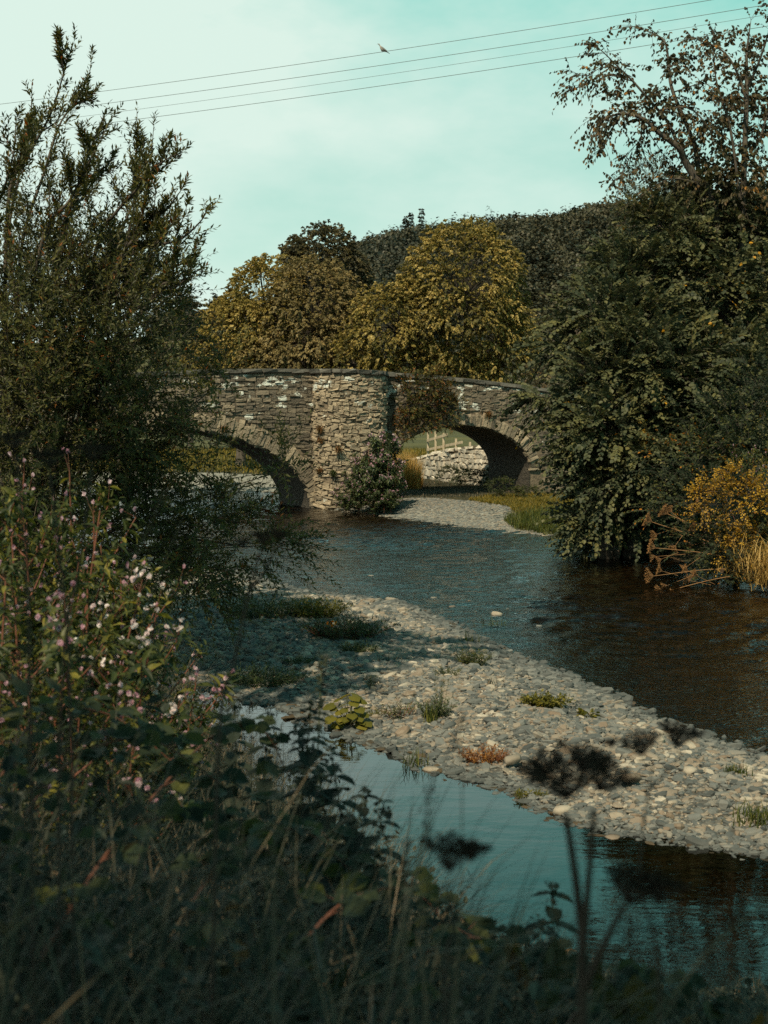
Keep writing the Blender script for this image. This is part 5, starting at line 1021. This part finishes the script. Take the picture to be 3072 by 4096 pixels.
for i, (px, py, nn, h, sp, mt, lab) in enumerate(((495, 620, 40, .30, .22, 'grass_lush', 'upright grass tuft standing in the shallow river by the buff boulder'), (470, 638, 26, .24, .12, 'grass_lush', 'small grass tuft at the water edge nearest the bar'), (405, 771, 0, .2, .1, 'grass_lush', ''), (415, 757, 30, .26, .14, 'grass_lush', 'grass tuft at the pool edge beside the orange stone'), (433, 722, 34, .24, .1, 'grass_lush', 'grass tuft below the tall thin weed'), (736, 776, 60, .14, .10, 'grass_lush', 'round grass tuft beside the small white rock'), (762, 818, 160, .20, .22, 'grass_lush', 'largest dark green grass clump at the right picture edge'), (388, 668, 16, .14, .12, 'grass', 'tiny dry tuft on the upper bar'), (490, 690, 14, .12, .1, 'grass', 'tiny dry tuft in the sunny centre of the bar'))):
    if not nn: continue
    c = gp(px, py, .1); P = np.column_stack([c[0] + rng.normal(0, sp, nn) * .6, c[1] + rng.normal(0, sp, nn) * .4, np.zeros(nn)]); P[:, 2] = height(P[:, 0], P[:, 1]) if i else -.1
    grass_clump('grass_tuft', lab, P, h * rng.uniform(.5, 1.15, nn), .013, rng.uniform(.1, 1.2, nn), mt, 'grass tuft')

# ------------------------------------------------------------------ the near bank
CX = np.array([(-400, 440), (0, 468), (70, 480), (110, 520), (150, 590), (200, 680), (230, 716), (262, 714), (300, 706), (318, 718), (324, 765), (350, 795), (375, 820), (400, 855), (420, 885), (450, 915), (500, 935), (545, 940), (585, 962), (640, 985), (700, 992), (768, 980), (1200, 930)], float)
def zmax(x, y):
    """highest point a plant may reach at plan position x, y and still leave the view over the pool open"""
    px = 384 + x / np.maximum(y, .3) * FPX * 1.0; py = np.interp(px, CX[:, 0], CX[:, 1])
    Yv = (512 - py) / FPX; return CAM[2] + y * (-math.sin(PITCH) + Yv * math.cos(PITCH)) / (math.cos(PITCH) + Yv * math.sin(PITCH))
seed(231)
NB = [(8, 7.0), (3, 7.9), (1, 8.9), (0, 10.1), (-.8, 12.1), (-1.6, 14.6), (-2.5, 17.4), (-3.2, 19.1), (-8, 20), (-8, 1.0), (-1.2, 1.0), (1.2, 1.0), (4, 1.0), (8, 3)]
def near_pts(n, dmin=1.3):
    q = in_poly(NB, n * 6); q = q[(np.abs(q[:, 0]) < .30 * q[:, 1] + .35) & (q[:, 1] > dmin)]; p = rng.random(len(q)) < np.minimum(1, 5.0 / q[:, 1] ** 1.0); q = q[p][:n]
    z = height(q[:, 0], q[:, 1]); room = zmax(q[:, 0], q[:, 1]) - z; return q, z, room
# low leafy cover
q, z, room = near_pts(3000, 2.6); k = room > .10; q, z, room = q[k], z[k], room[k]; n = len(q)
H = np.minimum(room, rng.uniform(.25, 1.05, n) * np.where(q[:, 0] < -.2 * q[:, 1], 1.4, .85)); um = MB(); uw = MB()
D = np.column_stack([rng.normal(0, .35, n), rng.normal(0, .35, n), np.ones(n)])
half = rng.random(n) < .55
sprays(um, uw, np.column_stack([q, z])[half], D[half], H[half] * .95, 13, .075, OVATE, 1.15, False, .05, .2, None, .5, .0028, .5, .15)
sprays(um, uw, np.column_stack([q, z])[~half], D[~half], H[~half] * .95, 14, .085, LONG, 1.1, False, .05, .25, None, .5, .0028, .5, .15)
um.v += uw.v; um.f += [f + um.c for f in uw.f]; um.n += uw.n; um.t += uw.t; um.c += uw.c
M['under'] = leaf_mat('undergrowth_leaf', [(0, (0.016, 0.022, 0.017)), (.5, (0.034, 0.044, 0.031)), (.9, (0.065, 0.068, 0.040)), (1, (0.18, 0.10, 0.04))], .25)
tag(um.build('undergrowth', M['under']), 'dense mixed leafy weeds covering the near bank', None, None, 'stuff')
# long grass
q, z, room = near_pts(26000, 1.7); k = room > .08; q, z, room = q[k], z[k], room[k]; n = len(q)
L = np.minimum(room * 1.2, rng.uniform(.35, 1.25, n)); a = rng.normal(.6, 1.3, n); gmb = MB()
blades(gmb, np.column_stack([q, z - .03]), np.column_stack([np.cos(a), np.sin(a), 0 * a]), L, rng.uniform(.004, .011, n), rng.uniform(.3, 2.2, n), 5)
tag(gmb.build('long_grass', M['grass']), 'long tangled grass growing through the near bank weeds', None, None, 'stuff')

# nettles whose tips stand out against the water
def nettle(px, py, d, label, sd, lean=.0, ls=.085, mat='under', hmin=.5, step=.045):
    seed(sd); tp = pix(px, py, d); zb = hz(tp[0], d); b = np.array([tp[0] - lean, d, zb]); t = thing('nettle', label, 'plant', b, 'nettles at the water edge'); t['_org'] = [float(x) for x in b]; lm, wm = MB(), MB()
    sp = smooth_path([b, (b + tp) / 2 + (lean * -.15, 0, .02), tp], 8); tube(wm, sp, np.linspace(.006, .002, len(sp)), 5); H = np.linalg.norm(tp - b); m = max(3, int(H * .75 / step)); f = np.linspace(.25, .99, m)
    for j, x in enumerate(f):
        p = np.array([np.interp(x, np.linspace(0, 1, len(sp)), sp[:, k]) for k in range(3)]); a = j * 1.57 + rng.normal(0, .25) + np.array([0, math.pi]); s_ = ls * (1.15 - .85 * x ** 4) * rng.uniform(.8, 1.15, 2)
        leaves(lm, np.repeat(p[None], 2, 0), np.stack([np.cos(a), np.sin(a), np.full(2, -.55 + .5 * x ** 3)], 1), np.stack([np.cos(a) * .5, np.sin(a) * .5, np.ones(2)], 1), s_, OVATE, rng.random(2) * .7)
        c = p + rng.normal(0, .012, (6, 3)) - (0, 0, .01); leaves(lm, c, rng.normal(0, 1, (6, 3)) + (0, 0, -.6), rng.normal(0, 1, (6, 3)), .022, OVATE, rng.random(6))
    wm.build('stem', M['green_stem'], t); lm.build('foliage', M[mat], t)
for i, (px, py, d, lab, ln) in enumerate(((322, 655, 5.6, 'dark thin nettle spike rising highest above the others', .05), (312, 700, 5.4, 'broad nettle top left of the pool', .1), (300, 722, 5.8, 'nettle leaning out with drooping leaves over the pool', -.1), (268, 712, 6.2, 'nettle top in the dark leaves left of the pool glimpse', .05), (365, 786, 4.7, 'nettle with a hooked tip in front of the pool', .12), (384, 800, 4.6, 'low nettle tip right of the hooked one', .1), (350, 812, 4.9, 'leafy nettle between the two tall groups', .05), (402, 862, 4.4, 'small nettle tip above the bramble edge', .08), (551, 882, 4.2, 'nettle spike with a pointed crown standing alone before the pool', -.03), (541, 920, 4.0, 'shorter nettle left of the lone spike', .05), (456, 905, 4.0, 'nettle top among the bramble leaves at the bottom middle', .04), (235, 700, 6.6, 'nettle top near the pool glimpse at the left', 0), (330, 745, 5.1, 'dense drooping nettle edge against the pool', -.12), (318, 770, 5.0, 'dense drooping nettle just under the edge one', -.1))): nettle(px, py, d, lab, 240 + i, ln, .125 if i else .06)
# brambles: arching canes with leaves in threes
def bramble(pts, label, sd, ls=.075):
    seed(sd); P = np.array([pix(*p) for p in pts]); sp = smooth_path(P, 8); t = thing('bramble', label, 'bramble', P[0], 'brambles on the near bank'); t['_org'] = [float(x) for x in P[0]]; lm, wm = MB(), MB(); tube(wm, sp, np.linspace(.006, .002, len(sp)), 5)
    n = int(np.linalg.norm(np.diff(sp, axis=0), axis=1).sum() / .07); f = np.linspace(.08, 1, n); q = np.array([[np.interp(x, np.linspace(0, 1, len(sp)), sp[:, k]) for k in range(3)] for x in f]); a = np.arange(n) * 2.2 + rng.uniform(0, .6, n)
    d = np.stack([np.cos(a) * .8, np.sin(a) * .8, rng.uniform(.1, .6, n)], 1); e = q + d * .06; prisms(wm, q, e, .0018, .0012)
    for k in (-1.1, 0, 1.1):
        ax = np.stack([np.cos(a + k), np.sin(a + k), rng.uniform(-.4, .1, n)], 1); leaves(lm, e, ax, np.array([0, -.35, 1.0]) + rng.normal(0, .2, (n, 3)), ls * rng.uniform(.8, 1.2, n) * (1.15 if k == 0 else .9), ROUND, np.clip(rng.random(n) * .9, 0, 1))
    wm.build('stem', M['red_stem'], t, True); lm.build('foliage', M['bramble'], t)
BR = [([(-20, 900, 3.6), (60, 770, 4.2), (150, 740, 4.6), (240, 800, 4.8)], 'bramble cane arching over the bottom left corner'), ([(40, 960, 3.2), (130, 830, 3.8), (220, 820, 4.2), (290, 870, 4.3)], 'second bramble cane from the left'), ([(150, 980, 3.2), (230, 850, 3.9), (300, 830, 4.3), (350, 870, 4.4)], 'bramble cane under the nettles'), ([(-10, 800, 4.6), (40, 715, 5.2), (110, 715, 5.5), (170, 760, 5.6)], 'highest bramble cane at the left'), ([(260, 1000, 3.2), (340, 905, 3.7), (410, 890, 4.0), (450, 930, 4.1)], 'bramble cane at the bottom middle'), ([(380, 1020, 3.1), (430, 950, 3.5), (490, 940, 3.8), (530, 975, 3.9)], 'bramble cane beside the lone spike'), ([(150, 800, 5.0), (215, 735, 5.6), (262, 730, 5.8), (290, 780, 5.9)], 'bramble cane before the pool glimpse'), ([(560, 1040, 2.9), (600, 985, 3.3), (650, 985, 3.5), (700, 1010, 3.6)], 'bramble cane at the bottom right')]
for i, (p, lab) in enumerate(BR): bramble(p, lab, 260 + i)
# docks with big blades
def dock(px, py, d, label, sd, L=.26, n=7, m='dock'):
    seed(sd); tp = pix(px, py, d); b = np.array([tp[0], d, hz(tp[0], d)]); t = thing('dock', label, 'plant', b, 'docks on the near bank'); t['_org'] = [float(x) for x in b]; lm, wm = MB(), MB(); a = rng.uniform(0, 6.28, n); c = tp + np.stack([np.cos(a) * .05, np.sin(a) * .05, -L * rng.uniform(.4, 1.3, n)], 1); prisms(wm, np.repeat(b[None], n, 0), c, .004, .003)
    leaves(lm, c, np.stack([np.cos(a) * .5, np.sin(a) * .5, rng.uniform(.5, 1.2, n)], 1), np.stack([np.cos(a), np.sin(a) - .6, 0 * a + .2], 1), L * rng.uniform(.5, .8, n), DOCKL, rng.random(n)); wm.build('stems', M['green_stem'], t); lm.build('foliage', M[m], t)
M['dock'] = leaf_mat('dock_leaf', [(0, (.035, .04, .016)), (.5, (.07, .06, .02)), (1, (.13, .08, .025))], .35)
dock(556, 945, 3.6, 'dock with one broad olive blade beside the lone nettle spike', 281, .30); dock(640, 965, 3.2, 'dock with yellowing blades at the bottom right', 282, .24, 6); dock(300, 930, 3.3, 'dock with a brown curled blade at the bottom left', 283, .22, 6); dock(700, 995, 3.0, 'dock in the bottom right corner', 284, .2, 6)

# dead hogweed close to the lens
seed(291)
def ground_under(px, d): p = pix(px, 900, d); return np.array([p[0], d, hz(p[0], d) - .03])
def near_umbel(label, path, heads, base, r=.0055):
    b = ground_under(*base); ps = []
    for i, p in enumerate(path): ps.append(([pix(*q) for q in p] if i else [b] + [pix(*q) for q in p], r if i == 0 else r * .75))
    return dry_plant('dead_hogweed', label, b, ps, [(pix(x, y, d), np.array(ax, float), rr) for (x, y, d, ax, rr) in heads], group='dead hogweed close to the viewer')
near_umbel('dead hogweed with the largest dark umbels standing before the gravel bar', [[(583, 1010, 1.9), (578, 900, 1.9), (566, 815, 1.9)], [(582, 960, 1.9), (587, 900, 1.88), (594, 810, 1.88)], [(584, 990, 1.9), (604, 945, 1.85), (624, 905, 1.85)]],
           [(566, 800, 1.9, (-.1, -.25, 1), .058), (545, 783, 1.92, (-.35, -.1, 1), .030), (598, 792, 1.88, (.4, -.2, 1), .040), (585, 772, 1.95, (.1, -.3, 1), .030), (628, 905, 1.85, (.25, -.1, 1), .040), (658, 903, 1.85, (.3, .1, 1), .034)], (583, 1.9), .0085)
near_umbel('dead hogweed with two small umbels over the right of the gravel bar', [[(660, 1000, 2.3), (640, 880, 2.3), (652, 765, 2.3)], [(650, 790, 2.3), (668, 770, 2.32), (684, 752, 2.34)]], [(642, 756, 2.3, (-.2, -.2, 1), .034), (676, 748, 2.34, (.2, -.1, 1), .036), (612, 748, 2.3, (-.2, 0, 1), .014)], (650, 2.3), .0028)
near_umbel('dead hogweed with a flat umbel at the bottom middle', [[(446, 1010, 1.8), (452, 940, 1.8), (448, 885, 1.8)]], [(448, 872, 1.8, (.12, -.05, 1), .040), (470, 862, 1.82, (.15, 0, 1), .024)], (446, 1.8), .0028)
near_umbel('tall dark dead stalk with fuzzy heads before the willow shadow', [[(218, 760, 2.6), (235, 660, 2.6), (250, 590, 2.6), (262, 548, 2.6)], [(250, 590, 2.6), (262, 575, 2.6), (276, 545, 2.62)]], [(262, 545, 2.6, (.1, 0, 1), .022), (277, 540, 2.62, (.3, 0, 1), .018), (244, 548, 2.6, (-.2, 0, 1), .016)], (205, 2.6), .0042)
near_umbel('brown dead umbel at the top of the left bank, leftmost', [[(30, 700, 2.7), (26, 560, 2.7), (16, 455, 2.7)]], [(15, 450, 2.7, (-.1, -.1, 1), .032)], (32, 2.7), .004)
near_umbel('brown dead umbel at the top of the left bank beside the leftmost', [[(70, 700, 2.8), (62, 580, 2.8), (50, 475, 2.8)]], [(50, 468, 2.8, (0, -.1, 1), .034)], (72, 2.8), .004)
near_umbel('brown dead umbel at the top of the left bank, highest on the right', [[(60, 720, 2.9), (80, 560, 2.9), (92, 470, 2.9)]], [(93, 462, 2.9, (.1, -.1, 1), .034)], (58, 2.9), .004)
# dry seeding grass stalks close to the lens
seed(292)
def stalk(pts, label, ear=.10, r=.0016, mat='tan_grass'):
    P = [pix(*p) for p in pts]; b = P[0]; sp = smooth_path(P, 7); t = thing('grass_stalk', label, 'grass stalk', b, 'dry grass stalks close to the viewer'); t['_org'] = [float(x) for x in b]; wm, lm = MB(), MB(); tube(wm, sp, np.linspace(r, r * .5, len(sp)), 5)
    if ear:
        tg = nrm(sp[-1] - sp[-3]); m = 50; f = rng.random(m); q = sp[-1] - tg * (ear * f)[:, None] + rng.normal(0, .004, (m, 3)); leaves(lm, q, tg + rng.normal(0, .5, (m, 3)), rng.normal(0, 1, (m, 3)), .011, LANCE, rng.random(m)); lm.build('seed_head', M['seed'], t)
    wm.build('stem', M[mat], t)
M['tan_grass'] = plain_mat('tan_grass', (.13, .095, .055), .9)
for i, (p, lab, e) in enumerate((([(640, 1060, 1.7), (700, 960, 1.9), (780, 890, 2.1)], 'long dry stalk crossing the bottom right corner', 0), ([(610, 1060, 1.8), (680, 985, 2.0), (745, 905, 2.2)], 'second dry stalk crossing the bottom right corner', .1), ([(560, 1060, 2.0), (600, 990, 2.2), (632, 930, 2.3)], 'short dry stalk right of the lone spike', .08), ([(430, 1060, 1.7), (420, 900, 2.0), (432, 775, 2.1)], 'upright grass stalk with a thin ear in front of the pool', .09), ([(450, 1060, 1.9), (461, 900, 2.1), (462, 770, 2.1)], 'straight dark stalk in front of the pool', .0), ([(415, 1050, 2.0), (402, 900, 2.2), (408, 840, 2.3)], 'small bent grass stalk at the pool corner', .07), ([(30, 1040, 2.0), (180, 900, 2.3), (300, 800, 2.5)], 'long tan stem slanting across the bottom left', 0), ([(-20, 960, 2.2), (120, 840, 2.6), (200, 780, 2.8)], 'tan stem slanting above the long one at the left', 0), ([(60, 760, 3.0), (110, 620, 3.0), (165, 490, 3.1)], 'pale leaning grass stem before the willow', .12), ([(120, 700, 3.1), (150, 600, 3.1), (182, 520, 3.2)], 'pale green leaning stem in the left bank flowers', 0), ([(462, 760, 2.1), (458, 735, 2.1), (464, 715, 2.1)], 'dark seed spike on the tall straight stalk', .07))): stalk(p, lab, e)

# unseen tree added at left, crown placed above frame to shade the gravel
bushy('added_shade_tree', 'unseen tall tree added on the left bank so its high crown shades the gravel below the willow', 'tree', (-6.8, 10.5, hz(-6.8, 10.5)), [(np.array(c, float), np.array(r, float)) for c, r in (((-4.2, 11.3, 9.9), (1.0, 1.0, .8)), ((-3.3, 12.4, 9.9), (.9, 1.0, .8)), ((-4.6, 13.3, 10.0), (1.0, 1.0, .8)), ((-3.7, 14.1, 10.0), (.9, .9, .75)), ((-5.3, 12.2, 9.6), (1.0, 1.1, .9)), ((-2.6, 13.4, 10.1), (.7, .8, .6)))], 'elm', 301, .15, ROUND, nsub=14, back=1.0, L=.8, ncl=7, nl=9, r0=.22)
